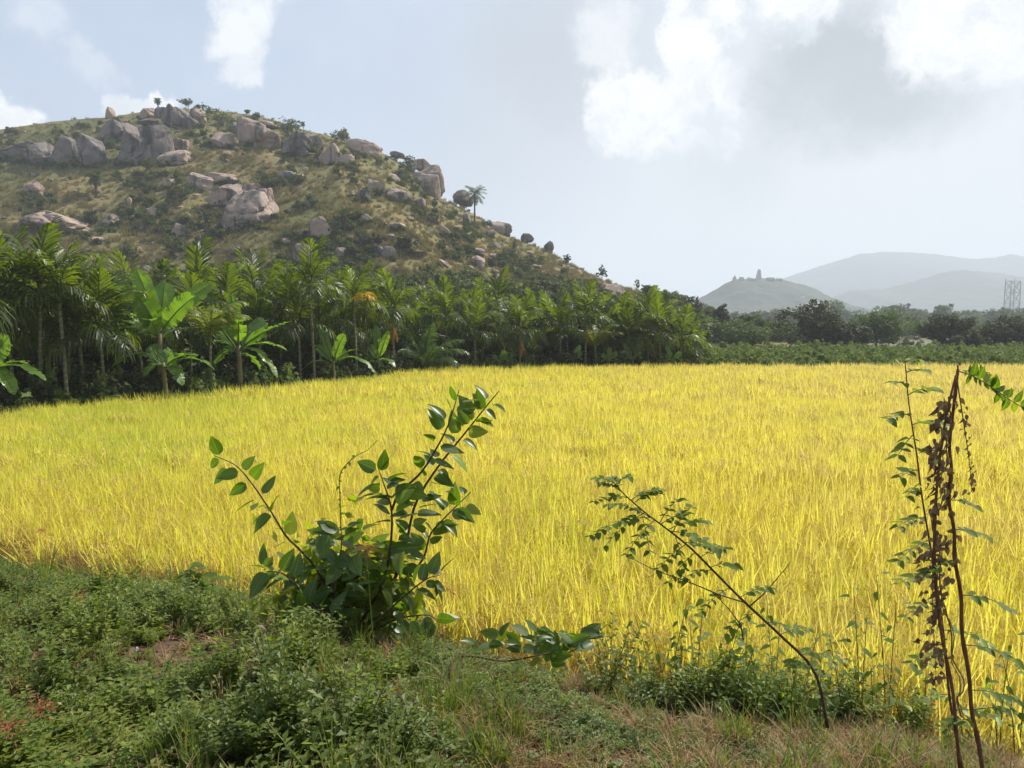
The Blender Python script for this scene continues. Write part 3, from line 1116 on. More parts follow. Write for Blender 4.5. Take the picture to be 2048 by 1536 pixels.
# scrub over the hill: a carpet nobody could count
BV = [bush_mesh('scrub', 40 + i, 2.0, 1.3, 26, 0.17, M['scrub'], 14, 3) for i in range(5)]
TV = []
for i in range(3):                                              # dry grass tussocks
    r = random.Random(60 + i)
    b = MB()
    for _ in range(34):
        a, q = r.uniform(0, 2 * PI), r.uniform(0, .5)
        p0 = Vector((math.cos(a) * q, math.sin(a) * q, 0))
        dr = Vector((r.uniform(-.5, .5), r.uniform(-.5, .5), 1)) * r.uniform(.35, .8)
        sd = Vector((r.uniform(-1, 1), r.uniform(-1, 1), 0)) * 0.05
        b.strip([p0, p0 + dr * .6, p0 + dr], [sd, sd * .8, sd * .1])
    TV.append(b.mesh('tussock', leaf_mat('hill_tussock_%d' % i, [(0.21, 0.185, 0.07), (0.26, 0.205, 0.085), (0.16, 0.165, 0.055)], (1.1, 1.0, .7), .3, .7, .1)))
hp, hr, hs, hi = [], [], [], []
rr = random.Random(9)
tries = 0
for (bx_, by_, bw_, bh_, *_r) in named:                        # scrub packed round the feet of the rocks
    for q in range(int(bw_ / 9)):
        px = bx_ + rr.uniform(-.55, .55) * bw_
        p = hill_at(px, by_ + bh_ * .5 + rr.uniform(-1, 3))
        s = rr.uniform(.3, .75)
        hp.append(tuple(p - Vector((0, rr.uniform(0, .8), .1))))
        hs.append((s, s, s * rr.uniform(.7, 1.2)))
        hr.append((0, 0, rr.uniform(0, 6.28)))
        hi.append(rr.randrange(len(BV)))
while len(hp) < 2100 and tries < 40000:
    tries += 1
    px = rr.uniform(-150, 1420)
    cy_ = float(np.interp(px, [p[0] for p in crest_px], [p[1] for p in crest_px]))
    py = rr.uniform(cy_ + 1, 630)
    dens = fbm(px / 70, py / 45, 31, 4)
    low = max(0.0, (py - float(np.interp(px, [560, 800, 1000, 1250], [540, 545, 560, 590]))) / 60) * (1.0 if px > 560 else 0.4)
    cliff = 0.16 * math.exp(-((py - cy_ - 60) / 40) ** 2) * (1 if px < 720 else 0.3)
    right = 0.0
    if dens + low * 0.35 + cliff + right < 0.585 + rr.uniform(-.05, .05):
        continue
    p = hill_at(px, py)
    hp.append(tuple(p - Vector((0, 0, .1))))
    s = rr.uniform(0.35, 1.15) * (1 + low * 0.9)
    hs.append((s, s, s * rr.uniform(.8, 1.3)))
    hr.append((0, 0, rr.uniform(0, 6.28)))
    hi.append(rr.randrange(len(BV)))
scatter('hill_scrub', hp, hr, hs, hi, BV, 'low green scrub spread over the rocky hillside', 'scrub')
hp, hr, hs, hi = [], [], [], []
for _ in range(9000):
    px = rr.uniform(-150, 1420)
    cy_ = float(np.interp(px, [p[0] for p in crest_px], [p[1] for p in crest_px]))
    py = rr.uniform(cy_ - 1, 620)
    p = hill_at(px, py)
    hp.append(tuple(p - Vector((0, 0, .08))))
    s = rr.uniform(0.5, 1.3)
    hs.append((s, s, s))
    hr.append((0, 0, rr.uniform(0, 6.28)))
    hi.append(rr.randrange(3))
scatter('hill_grass', hp, hr, hs, hi, TV, 'dry tan grass tussocks covering the hillside', 'grass')


def hill_bush(px, py_base, wpx, hpx, seed, mat, label, name='bush', cat='bush', group='bushes on the hill', z0f=0.05, n=46):
    p = hill_at(px, py_base)
    wd, ht = wpx / F * p.y, hpx / F * p.y
    return tree(name, p - Vector((0, 0, .15)), ht, wd, seed, mat, label, cat, group, leaf=max(0.14, min(.26, wd * .05)), n=n, n_per=18, z0f=z0f, lobes=5)


G_TR = 'lone trees on the hill'
hill_bush(376, 217, 30, 20, 1, 'scrub', 'flat crowned little tree on the summit rocks', 'tree', 'tree', G_TR, .45, 40)
hill_bush(607, 262, 12, 20, 2, 'scrub', 'tiny tree on the skyline above the cliff band', 'tree', 'tree', G_TR, .3, 24)
hill_bush(1204, 560, 20, 30, 3, 'darktree', 'dark round tree standing alone low on the right ridge', 'tree', 'tree', G_TR, .2, 50)
hill_bush(1134, 528, 15, 20, 4, 'darktree', 'small dark round tree higher up the right ridge', 'tree', 'tree', G_TR, .15, 40)
hill_bush(1029, 506, 12, 32, 5, 'scrub', 'narrow upright tree on the right slope below the ridge rocks', 'tree', 'tree', G_TR, .1, 34)
hill_bush(689, 472, 18, 58, 6, 'scrub', 'slender tall tree on the slope above the tallest palm', 'tree', 'tree', G_TR, .4, 40)
hill_bush(415, 478, 26, 60, 7, 'scrub', 'slender tree below the central boulder pile', 'tree', 'tree', G_TR, .3, 44)
hill_bush(870, 415, 14, 20, 8, 'scrub', 'small dark bush below the great ridge boulder')
hill_bush(1274, 585, 14, 26, 9, 'scrub', 'thin tree at the foot of the ridge by the last palms', 'tree', 'tree', G_TR, .25, 26)
hill_bush(575, 275, 60, 38, 10, 'scrub', 'dark bush on the ridge above the big rock dome')
hill_bush(680, 285, 48, 28, 11, 'scrub', 'dark bush on the skyline left of the long rock back')
hill_bush(440, 252, 80, 34, 12, 'scrub', 'wide dark thicket right of the summit rocks')
hill_bush(360, 405, 60, 48, 13, 'scrub', 'grey green bush at the left of the central boulder pile')
hill_bush(186, 452, 32, 36, 14, 'darktree', 'dark bush beside the pointed boulder on the left slope')
hill_bush(345, 510, 56, 50, 15, 'scrub', 'round bush below the wedge shaped boulder')
hill_bush(250, 520, 44, 40, 16, 'scrub', 'bush behind the large banana plant')
hill_bush(808, 505, 58, 42, 17, 'darktree', 'right half of the dark thicket on the lower slope')
hill_bush(748, 492, 56, 26, 18, 'darktree', 'left half of the dark thicket on the lower slope')
hill_bush(815, 345, 40, 36, 19, 'scrub', 'dark bush at the left of the great ridge boulder')
hill_bush(536, 378, 46, 34, 20, 'scrub', 'bush behind the right lobe of the largest boulder')
hill_bush(300, 345, 30, 34, 21, 'scrub', 'bush at the foot of the streaked cliff')
hill_bush(98, 396, 28, 14, 22, 'scrub', 'low bush right of the cone shaped boulder')
hill_bush(865, 372, 22, 34, 23, 'scrub', 'bush growing on the face of the great ridge boulder')
hill_bush(985, 535, 26, 24, 24, 'darktree', 'bush right of the square pink boulder')
hill_bush(495, 222, 14, 12, 25, 'scrub', 'tiny bush on the skyline above the cliffs')
lowx = [(655, 580, 70, 36), (735, 585, 80, 34), (840, 594, 80, 44), (905, 598, 90, 48), (968, 600, 80, 42), (1030, 604, 80, 50), (1085, 608, 84, 52),
        (1145, 606, 70, 50), (1195, 610, 60, 34)]
for i, (a, b_, c_, d_) in enumerate(lowx):
    hill_bush(a, b_, c_, d_, 70 + i, 'scrub' if i % 2 else 'darktree', 'leafy bush at the foot of the hill, %s from the left behind the palms' % ordinal(i + 1),
              group='bushes at the foot of the hill', n=70)


# ------------------------------------------------------------------ palms
def frond_mesh(seed, length, e0, bend, nl, lmax, lw, mat, droop=0.35, vee=0.25, start=0.14, twist=0.0, name='frond', sw=0.45):
    """feather leaf: rachis in the XZ plane leaving the origin towards +X"""
    r = random.Random(seed)
    b = MB()
    P, a = [Vector((0, 0, 0))], []
    n = 12
    for i in range(n):
        s = i / (n - 1)
        th = e0 - bend * s ** 1.4
        a.append(th)
        P.append(P[-1] + Vector((math.cos(th), twist * s, math.sin(th))) * (length / n))
    b.tube(P, [0.02 * length / 1.6 * (1 - 0.85 * i / n) + .003 for i in range(n + 1)], 4)
    for i in range(nl):
        s = start + (1 - start) * i / (nl - 1)
        u = s * n
        j = min(int(u), n - 1)
        p = P[j].lerp(P[j + 1], u - j)
        tg = (P[j + 1] - P[j]).normalized()
        nr = tg.cross(Vector((0, -1, 0))).normalized()
        prof = (math.sin(min(1, (s - start) / (1 - start) * 0.8 + 0.22) * PI) ** 0.6) * 0.9 + 0.1
        for sd in (-1, 1):
            L = lmax * prof * r.uniform(.82, 1.1)
            sweep = sw + (1.25 - sw) * s ** 1.6 + r.uniform(-.1, .1)
            dr = (Vector((0, sd, 0)) * math.cos(sweep) + tg * math.sin(sweep) + nr * (vee + r.uniform(-.12, .12))).normalized()
            wv = tg * math.cos(sweep) - Vector((0, sd, 0)) * math.sin(sweep) * .6
            wv = (wv + nr * r.uniform(-.3, .3)).normalized() * lw * r.uniform(.8, 1.15)
            q1 = p + dr * L * .5
            q2 = p + dr * L * .85 + Vector((0, 0, -droop * L * .32))
            q3 = p + dr * L + Vector((0, 0, -droop * L * r.uniform(.6, 1.1)))
            b.strip([p, q1, q2, q3], [wv * .35, wv, wv * .8, wv * .12])
    return b.mesh(name, mat)


AF = {
    'erect': [frond_mesh(i, 1.6, R(82), R(30), 19, .64, .026, M['areca'], .15, .3, sw=.72) for i in range(3)],
    'arch': [frond_mesh(10 + i, 1.7, R(64), R(64), 20, .66, .026, M['areca'], .35, .25, sw=.65) for i in range(4)],
    'droop': [frond_mesh(20 + i, 1.75, R(28), R(100), 18, .62, .025, M['areca'], .85, .05) for i in range(4)],
    'light': [frond_mesh(30 + i, 1.5, R(66), R(80), 18, .5, .032, M['areca_light'], .4, .25) for i in range(2)],
    'yellow': [frond_mesh(40, 1.45, R(48), R(95), 18, .55, .034, M['areca_yellow'], .5, .1)],
    'dead': [frond_mesh(50 + i, 1.3, R(-62), R(25), 16, .22, .022, M['deadfrond'], 1.6, .0) for i in range(2)],
}


def areca_trunk(h, seed):
    r = random.Random(seed)
    b = MB()
    lean = Vector((r.uniform(-.14, .14), r.uniform(-.1, .1), 0))
    P = [Vector((0, 0, -0.1)) + lean * (t * t) + Vector((0, 0, h * t + .1 * t)) for t in [i / 9 for i in range(10)]]
    b.tube(P, [.07 - .02 * i / 9 for i in range(10)], 8)
    return b.mesh('trunk', M['arecatrunk'], True), P[-1]


def shaft():
    b = MB()
    b.tube([(0, 0, -.05), (0, 0, .15), (0, 0, .45), (0, 0, .72)], [.062, .078, .062, .03], 8)
    return b.mesh('crownshaft', M['crownshaft'], True)


SHAFT = shaft()
G_AP = 'areca palms in the plantation'


def areca(base, top_z, label, seed, kinds=None, light=False, group=G_AP, yellow=False, dead=False):
    r = random.Random(seed)
    H = top_z - base.z
    h = max(1.0, H - 2.3)
    e = empty('areca_palm', base, r.uniform(0, 6.28))
    tm, tp = areca_trunk(h, seed)
    obj('trunk', tm, e)
    obj('crownshaft', SHAFT, e, tp)
    n = r.choice([10, 11, 11, 12])
    sc = r.uniform(1.08, 1.32)
    a0 = r.uniform(0, 6.28)
    for i in range(n):
        if light:
            kind = 'light'
        else:
            kind = 'erect' if i < 3 else ('arch' if i < n - 4 else 'droop')
        f = obj('frond', r.choice(AF[kind]), e, tp + Vector((0, 0, .62 - .05 * i)))
        f.rotation_euler = (r.uniform(-.12, .12), r.uniform(-.12, .12), a0 + i * 2.399)
        s = sc * r.uniform(.9, 1.08)
        f.scale = (s, s, s)
    if yellow:
        f = obj('frond', AF['yellow'][0], e, tp + Vector((0, 0, .35)))
        f.rotation_euler = (0, 0, R(-40) - e.rotation_euler.z)
        f.scale = (1.1, 1.1, 1.1)
        f['label'] = 'yellowed drooping frond'
    if dead:
        for q in range(2):
            f = obj('dead_frond', AF['dead'][q], e, tp + Vector((0, 0, -.2)))
            f.rotation_euler = (0, 0, R(-80 + 50 * q) - e.rotation_euler.z)
            f.scale = (.75, .6, .75)
            f['label'] = 'dry orange brown hanging frond'
    tag(e, label, 'palm', group)
    return e


def edge_depth(px):
    """depth of the field's far edge along a pixel column"""
    k = (px - 1024) / F
    ys = np.linspace(8, 60, 400)
    ok = far_edge(k * ys) - ys
    j = np.argmax(ok < 0)
    return float(ys[j])


# px of trunk, py of crown top, metres behind the edge, flags
front = [(-60, 470, 1.2, ''), (22, 470, 2.6, ''), (78, 448, 1.6, ''), (130, 468, 1.0, ''), (165, 530, 1.8, ''), (207, 545, 1.2, ''), (420, 560, .9, 'l'),
         (600, 560, 2.2, ''), (628, 478, 1.0, ''), (713, 522, 1.0, 'y'), (787, 545, 1.2, 'd'), (893, 562, 2.0, ''), (950, 592, 1.0, ''), (1040, 588, 1.2, 'd'),
         (1120, 588, 1.6, ''), (1171, 562, 1.2, 'd'), (1196, 625, 1.0, 'l'), (1258, 610, 1.6, ''), (1297, 575, 2.0, ''), (1322, 602, 1.2, ''), (1362, 610, 1.4, '')]
back = [(-110, 500, 4), (-20, 505, 5), (48, 520, 5), (100, 500, 6), (180, 520, 6), (235, 540, 4), (258, 505, 8), (300, 545, 5), (330, 522, 8), (365, 530, 6),
        (402, 495, 7), (450, 540, 5), (470, 520, 9), (506, 490, 6), (540, 520, 9), (562, 545, 4), (655, 560, 6), (675, 535, 8), (745, 570, 6), (760, 560, 9),
        (830, 600, 5), (850, 580, 8), (920, 600, 6), (975, 565, 9), (997, 545, 6), (1015, 590, 8), (1072, 578, 7), (1090, 600, 9), (1148, 600, 7), (1215, 590, 6),
        (1235, 600, 9), (1278, 610, 7), (1340, 622, 6),
        (135, 520, 3), (285, 560, 3), (380, 560, 3.5), (520, 560, 3), (585, 530, 5), (690, 575, 3), (812, 580, 3.2), (868, 600, 3), (935, 575, 4), (965, 600, 3), (1025, 600, 3), (1055, 600, 4.5),
        (1100, 580, 4), (1135, 605, 3), (1185, 590, 4), (1208, 610, 3), (1245, 585, 4), (1275, 595, 3.5), (1310, 585, 5), (1378, 625, 4), (640, 555, 3), (735, 545, 4), (5, 500, 4), (-45, 520, 3)]
sd = 0
for i, (px, py, off, fl) in enumerate(sorted(front)):
    y = edge_depth(px) + off
    base = at(px, 700, y)
    base.z = -0.02
    top = at(px, py, y).z
    extra = {'l': 'light yellowish green ', 'y': '', 'd': '', '': ''}[fl]
    tail = {'l': '', 'y': ', with a yellowed frond', 'd': ', with dry orange hanging fronds', '': ''}[fl]
    areca(base, top, '%sareca palm, %s from the left in the front row%s' % (extra, ordinal(i + 1), tail), 300 + i, light=fl == 'l', yellow=fl == 'y', dead=fl == 'd')
for i, (px, py, off) in enumerate(sorted(back)):
    y = edge_depth(px) + off
    base = at(px, 700, y)
    base.z = -0.02
    top = at(px, py, y).z
    areca(base, top, 'areca palm crown rising behind the front row, %s from the left' % ordinal(i + 1), 400 + i, group='areca palms behind the front row')


def date_palm(px, py_base, py_top, seed, label, n=22):
    p = hill_at(px, py_base)
    H = (py_base - py_top) / F * p.y
    fl = H * .36
    e = empty('date_palm', p - Vector((0, 0, .1)))
    b = MB()
    b.tube([(0, 0, 0), (.05, 0, H * .35), (0, 0, H * .72)], [.2, .17, .19], 8)
    b.build('trunk', M['bark'], e, smooth=True)
    r = random.Random(seed)
    ms = [frond_mesh(seed + i, fl, R(60 - 40 * i), R(70), 16, fl * .32, .05, M['scrub'], .2, .3) for i in range(3)]
    for i in range(n):
        f = obj('frond', ms[i % 3], e, (0, 0, H * .72))
        f.rotation_euler = (r.uniform(-.2, .2), r.uniform(-.2, .2), i * 2.399)
    tag(e, label, 'palm', 'wild palms on the hill')


date_palm(949, 445, 368, 500, 'tall wild palm on the ridge right of the great boulder')
date_palm(316, 218, 193, 510, 'small wild palm on the summit rocks')
date_palm(192, 396, 336, 520, 'lone wild palm on the open grass of the left slope')
date_palm(1291, 600, 566, 530, 'small wild palm at the very foot of the ridge')

# young coconut palm
cb = at(848, 700, edge_depth(848) + .8)
cb.z = 0
ce = empty('coconut_palm', cb)
b = MB()
b.tube([(0, 0, -.1), (0, 0, .5), (0, 0, .9)], [.2, .17, .1], 8)
b.build('trunk', M['bark'], ce, smooth=True)
for i, (az, el, bend, ln) in enumerate([(205, 78, 40, 3.0), (170, 70, 62, 2.9), (-20, 66, 70, 3.0), (10, 58, 88, 2.9), (-60, 62, 75, 2.8), (240, 60, 80, 2.7),
                                        (-35, 48, 95, 2.7), (190, 46, 92, 2.6), (100, 75, 60, 2.8), (300, 84, 45, 2.9)]):
    f = obj('frond', frond_mesh(600 + i, ln, R(el), R(bend), 34, .72, .022, M['coconut'], .55, .15, name='frond'), ce, (0, 0, .75))
    f.rotation_euler = (0, 0, R(az))
tag(ce, 'young coconut palm with long arching fronds at the field edge', 'palm')


# ------------------------------------------------------------------ banana plants
def banana_leaf(p0, p2, width, arch, seed, tear=0.6, face=None):
    """p0 crown, p2 tip (relative to plant root); returns mesh"""
    r = random.Random(seed)
    p0, p2 = Vector(p0), Vector(p2)
    L = (p2 - p0).length
    mid = (p0 + p2) / 2 + Vector((0, 0, arch * L))
    n = 26
    C = bez(p0, mid, p2, n)
    b = MB()
    rib = MB()
    rib.tube(C, [.03 * (1 - .85 * i / (n - 1)) + .004 for i in range(n)], 5)
    for i in range(n - 1):
        s = i / (n - 1)
        s2 = (i + 1) / (n - 1)
        if s < 0.12:
            continue
        tg = (C[i + 1] - C[i]).normalized()
        ref = Vector((0, 0, 1)) if tg.z < .45 else Vector((.35, -1, .5))
        sdv = tg.cross(ref)
        if sdv.length < .15:
            sdv = tg.cross(Vector((0, -1, .3)))
        sdv.normalize()
        nrm = sdv.cross(tg).normalized()

        def wd(q):
            q = (q - .12) / .88
            return width * min(1.0, (max(0, q) * 5) ** .6) * (1 - max(0, q - .72) / .28) ** .55 if q < 1 else 0.0
        for sg in (-1, 1):
            fold = .22 + .1 * math.sin(i * .8 + seed)
            dr = (r.uniform(-.25, .05) if r.random() < tear else 0)
            gap = .12 if r.random() < tear * .6 else 0
            a = C[i].lerp(C[i + 1], gap)
            w1, w2 = wd(s), wd(s2)
            o1 = a + (sdv * sg + nrm * (fold + dr)) * w1 + tg * w1 * .15
            o2 = C[i + 1] + (sdv * sg + nrm * (fold + dr)) * w2 + tg * w2 * .15
            m1 = a + (sdv * sg + nrm * fold * 1.25) * w1 * .5 + tg * w1 * .05
            m2 = C[i + 1] + (sdv * sg + nrm * fold * 1.25) * w2 * .5 + tg * w2 * .05
            if w1 + w2 < .01:
                continue
            b.poly([a, C[i + 1], m2, m1])
            b.poly([m1, m2, o2, o1])
    return b.mesh('leaf', M['banana'], True), rib.mesh('midrib', M['crownshaft'], True)


def banana(px, depth, crown_py, leaves, label, seed, stem_r=.11):
    base = at(px, 700, depth)
    base.z = 0
    cr = at(px, crown_py, depth) - base
    e = empty('banana_plant', base)
    b = MB()
    b.tube(path([(0, 0, -.1), (.03, 0, cr.z * .5), (cr.x, 0, cr.z)], 8), [stem_r * (1.15 - .07 * i) for i in range(8)], 8)
    b.build('stem', M['bananastem'], e, smooth=True)
    for i, (tx, ty, dy, wd, ar) in enumerate(leaves):
        tip = at(tx, ty, depth + dy) - base
        start = cr + Vector((0, 0, -.12 - .03 * i))
        lm_, rm_ = banana_leaf(start, tip, wd * 1.18, ar, seed * 20 + i)
        obj('midrib', rm_, obj('leaf', lm_, e))
    tag(e, label, 'banana plant', 'banana plants at the field edge')
    return e


d1 = edge_depth(318)
banana(318, d1 + .7, 655, [(272, 538, -.2, .26, .10), (222, 560, .5, .24, .12), (330, 563, .4, .30, .05), (268, 590, -.9, .34, .25), (392, 592, -.5, .30, .14), (425, 568, .6, .25, .18),
                           (236, 628, -.7, .24, .32), (196, 652, -.2, .26, .30), (176, 690, .6, .24, .32), (292, 640, -.8, .22, .4), (370, 660, .6, .22, .3), (300, 575, 1.0, .26, .1)],
       'tallest banana plant with upright bright leaves, left of centre', 31)
banana(326, d1 + .2, 725, [(290, 752, -.5, .22, .55), (225, 735, .2, .2, .5), (365, 772, -.5, .20, .5), (395, 712, -.2, .22, .3), (350, 700, .6, .2, .3), (430, 740, .4, .22, .5), (300, 690, .3, .2, .2)],
       'low banana plant with drooping leaves in front of the tallest one', 32, .09)
d2 = edge_depth(477)
banana(477, d2 + .6, 690, [(462, 588, -.2, .22, .05), (478, 640, -1.1, .24, .35), (582, 643, -.3, .17, .12), (575, 702, .1, .19, .32), (556, 757, -.5, .19, .5), (535, 640, .9, .24, .2),
                           (400, 640, .8, .24, .3), (430, 730, .3, .22, .5), (415, 690, .5, .2, .4), (520, 740, .6, .2, .5)],
       'banana plant with one vertical leaf and one long leaf pointing right', 33)
d3 = edge_depth(-20)
banana(-22, d3 + .4, 735, [(18, 672, -.2, .26, .15), (92, 762, -.3, .18, .35), (28, 790, -.6, .2, .5), (60, 730, .4, .2, .4), (-60, 660, .2, .24, .2), (-90, 760, .1, .2, .4)],
       'banana plant cut off by the left edge of the picture', 34)
d4 = edge_depth(662)
banana(666, d4 + .4, 720, [(640, 655, -.1, .15, .1), (690, 668, -.4, .19, .2), (618, 690, .1, .15, .3), (752, 748, -.5, .17, .5), (712, 700, .2, .16, .3), (600, 745, -.3, .15, .5)],
       'small banana plant right of the tallest front palm', 35, .08)
d5 = edge_depth(757)
banana(757, d5 + .5, 715, [(752, 650, 0, .16, .05), (778, 662, -.3, .15, .1), (735, 690, -.5, .15, .2), (790, 735, -.5, .17, .5), (725, 735, -.2, .14, .4)],
       'small pale banana plant left of the young coconut palm', 36, .08)
for i, (px, cp, tops) in enumerate([(1147, 715, 690), (1265, 712, 688), (1218, 716, 694), (1000, 718, 700), (1345, 716, 690)]):
    dd = edge_depth(px) + .5
    q = random.Random(px)
    banana(px, dd, cp, [(px + q.uniform(-18, 18), tops, 0, .13, .1), (px + 26, cp - 12, -.2, .12, .3), (px - 25, cp - 8, .1, .12, .3), (px + 18, cp + 6, -.4, .12, .5), (px - 15, cp + 8, -.3, .1, .5)],
           'low banana plant under the far palms, %s from the left there' % ordinal({1000: 1, 1147: 2, 1218: 3, 1265: 4, 1345: 5}[px]), 40 + i, .06)

# undergrowth in the plantation
UV = [bush_mesh('undergrowth', 140 + i, 1.5, 1.25, 26, 0.11, M['crop'] if i < 2 else M['greentree'], 16, 3) for i in range(4)]
UV += [bush_mesh('undergrowth_dark', 150 + i, 1.6, 1.4, 26, 0.09, M['darktree'], 16, 3) for i in range(2)]
rr = random.Random(15)
up, ur, us, ui = [], [], [], []
for _ in range(2100):
    px = rr.uniform(-260, 1400)
    y = edge_depth(px) + .4 + abs(rr.gauss(0, 1)) * (7 if rr.random() < .7 else 18)
    p = at(px, 700, y)
    up.append((p.x, y, -.05))
    s = rr.uniform(.4, .95) if y < edge_depth(px) + 4 else (rr.uniform(.8, 1.7) if y < edge_depth(px) + 9 else rr.uniform(1.4, 2.3))
    us.append((s, s, s * rr.uniform(.9, 1.5)))
    ur.append((0, 0, rr.uniform(0, 6.28)))
    ui.append(rr.randrange(len(UV)))
scatter('undergrowth', up, ur, us, ui, UV, 'dark leafy undergrowth between the palm trunks', 'undergrowth')

# ------------------------------------------------------------------ right side: crop strip, trees, far plain
CV = [bush_mesh('crop', 160 + i, 1.3, 1.0, 22, 0.085, M['crop'], 16, 3) for i in range(5)]
cp, cr_, cs, ci = [], [], [], []
for _ in range(2600):
    y = rr.uniform(FE[-2][1] + .8, 66)
    x = rr.uniform(y * .17, y * .80)
    if (x - y * .17) < rr.uniform(0, 4) and rr.random() < .5:
        continue
    cp.append((x, y, -.03))
    s = rr.uniform(.7, 1.25)
    cs.append((s, s, s * rr.uniform(.8, 1.25)))
    cr_.append((0, 0, rr.uniform(0, 6.28)))
    ci.append(rr.randrange(5))
scatter('crop_plants', cp, cr_, cs, ci, CV, 'low green crop growing beyond the rice on the right', 'crop')

rt = [  # px, py top, width px, depth, mat, label
    (1622, 604, 128, 84, 'darktree', 'dark rounded tree with a loose outline, largest right of the palms'),
    (1692, 648, 70, 82, 'darktree', 'low dark tree touching the right side of the largest one'),
    (1756, 622, 112, 92, 'greentree', 'lighter green rounded tree right of the largest dark tree'),
    (1888, 622, 92, 84, 'darktree', 'dark tree with a flat stepped top left of the lattice tower'),
    (1938, 662, 60, 80, 'darktree', 'low dark bushy tree below the flat topped one'),
    (2015, 630, 100, 84, 'darktree', 'dark tree below the lattice tower at the right edge'),
    (2090, 630, 110, 90, 'darktree', 'dark tree cut off by the right edge'),
    (1838, 642, 70, 150, 'greentree', 'hazy grey green tree between two dark trees'),
    (1962, 645, 60, 150, 'greentree', 'hazy tree behind the tree at the right edge'),
    (1376, 592, 74, 100, 'darktree', 'dark tree just right of the last palms'),
    (1440, 607, 48, 104, 'darktree', 'column shaped tree rising above the thicket right of the palms'),
    (1494, 625, 56, 100, 'greentree', 'small round topped tree above the thicket'),
    (1412, 632, 110, 94, 'greentree', 'wide bushy tree in the thicket nearest the palms'),
    (1480, 640, 110, 92, 'greentree', 'wide bushy tree in the middle of the thicket'),
    (1548, 642, 90, 100, 'greentree', 'bushy tree at the right end of the thicket'),
    (1398, 628, 60, 110, 'greentree', 'tree crown behind the thicket beside the last palms'),
]
for i, (px, py, wp, dd, mt, lab) in enumerate(rt):
    base = at(px, 690, dd)
    base.z = -.02
    ht = at(px, py, dd).z
    wd = wp / F * dd * 1.1
    tree('tree', base, ht, wd, 700 + i, mt, lab, 'tree', 'trees beyond the rice field', leaf=.18, n=200, n_per=28, z0f=.06, lobes=8)

KV = [bush_mesh('thicket', 180 + i, 3.2, 2.0, 40, 0.15, M['greentree'] if i == 1 else M['darktree'], 20, 4) for i in range(4)]
kp, kr, ks_, ki = [], [], [], []
for _ in range(600):
    y = rr.uniform(68, 270)
    x = y * rr.uniform(.19, .85)
    kp.append((x, y, -.05))
    s = rr.uniform(.25, .5)
    ks_.append((s * 1.2, s * 1.2, s * rr.uniform(.7, 1.15)))
    kr.append((0, 0, rr.uniform(0, 6.28)))
    ki.append(rr.randrange(4))
scatter('thicket', kp, kr, ks_, ki, KV, 'low thicket filling the ground between the trees on the right', 'thicket')

FV = [bush_mesh('far_tree', 170 + i, 7, 7.5, 60, 0.5, M['greentree'] if i % 2 else M['darktree'], 18, 5, 0.5) for i in range(5)]
fp, fr, fs, fi_ = [], [], [], []
for _ in range(1500):
    y = 270 + (rr.random() ** 1.3) * 450
    x = y * rr.uniform(.16, .85)
    fp.append((x, y, -.3))
    s = rr.uniform(.35, .85) if rr.random() < .9 else rr.uniform(.8, 1.1)
    fs.append((s * 1.15, s * 1.15, s * rr.uniform(.8, 1.3)))
    fr.append((0, 0, rr.uniform(0, 6.28)))
    fi_.append(rr.randrange(5))
scatter('treeline', fp, fr, fs, fi_, FV, 'hazy distant woodland across the plain on the right', 'woodland')


# far hills
def far_hill(name, pts, depth, thick, seed, label, rough=8.0, mat='farhill'):
    P = np.array([ke(*p) for p in pts])
    ks = np.linspace(P[0, 0], P[-1, 0], 260)
    ts = np.concatenate([np.linspace(0, 1, 40), np.linspace(1.04, 1.6, 14)])
    Kf, Tf = np.meshgrid(ks, ts, indexing='ij')
    Yy = depth - thick * (1 - Tf)
    cz = ZC + np.interp(Kf, P[:, 0], P[:, 1]) * depth
    pf = np.where(Tf <= 1, Tf ** 1.15, 1 - (Tf - 1) * 1.5)
    Xx = Kf * depth
    Zz = np.maximum(cz, 0) * pf + (fbm(Xx / 70, Yy / 70, seed, 5) - .5) * rough * np.clip(cz / 40, 0, 1) * np.clip(1.15 - np.exp(-((Tf - 1) / .12) ** 2), 0, 1) + (fbm(Xx / 13, Yy / 13, seed + 5, 3) - .5) * rough * .35 * np.clip(cz / 40, 0, 1)
    Zz = np.maximum(Zz, -.5)
    ii = np.arange(Kf.size).reshape(Kf.shape)
    Fq = np.stack([ii[:-1, :-1], ii[1:, :-1], ii[1:, 1:], ii[:-1, 1:]], -1).reshape(-1, 4)
    o = obj(name, mk_mesh(name, np.stack([Xx, Yy, Zz], -1).reshape(-1, 3), Fq, M[mat], True))
    return tag(o, label, 'hill', kind='structure')


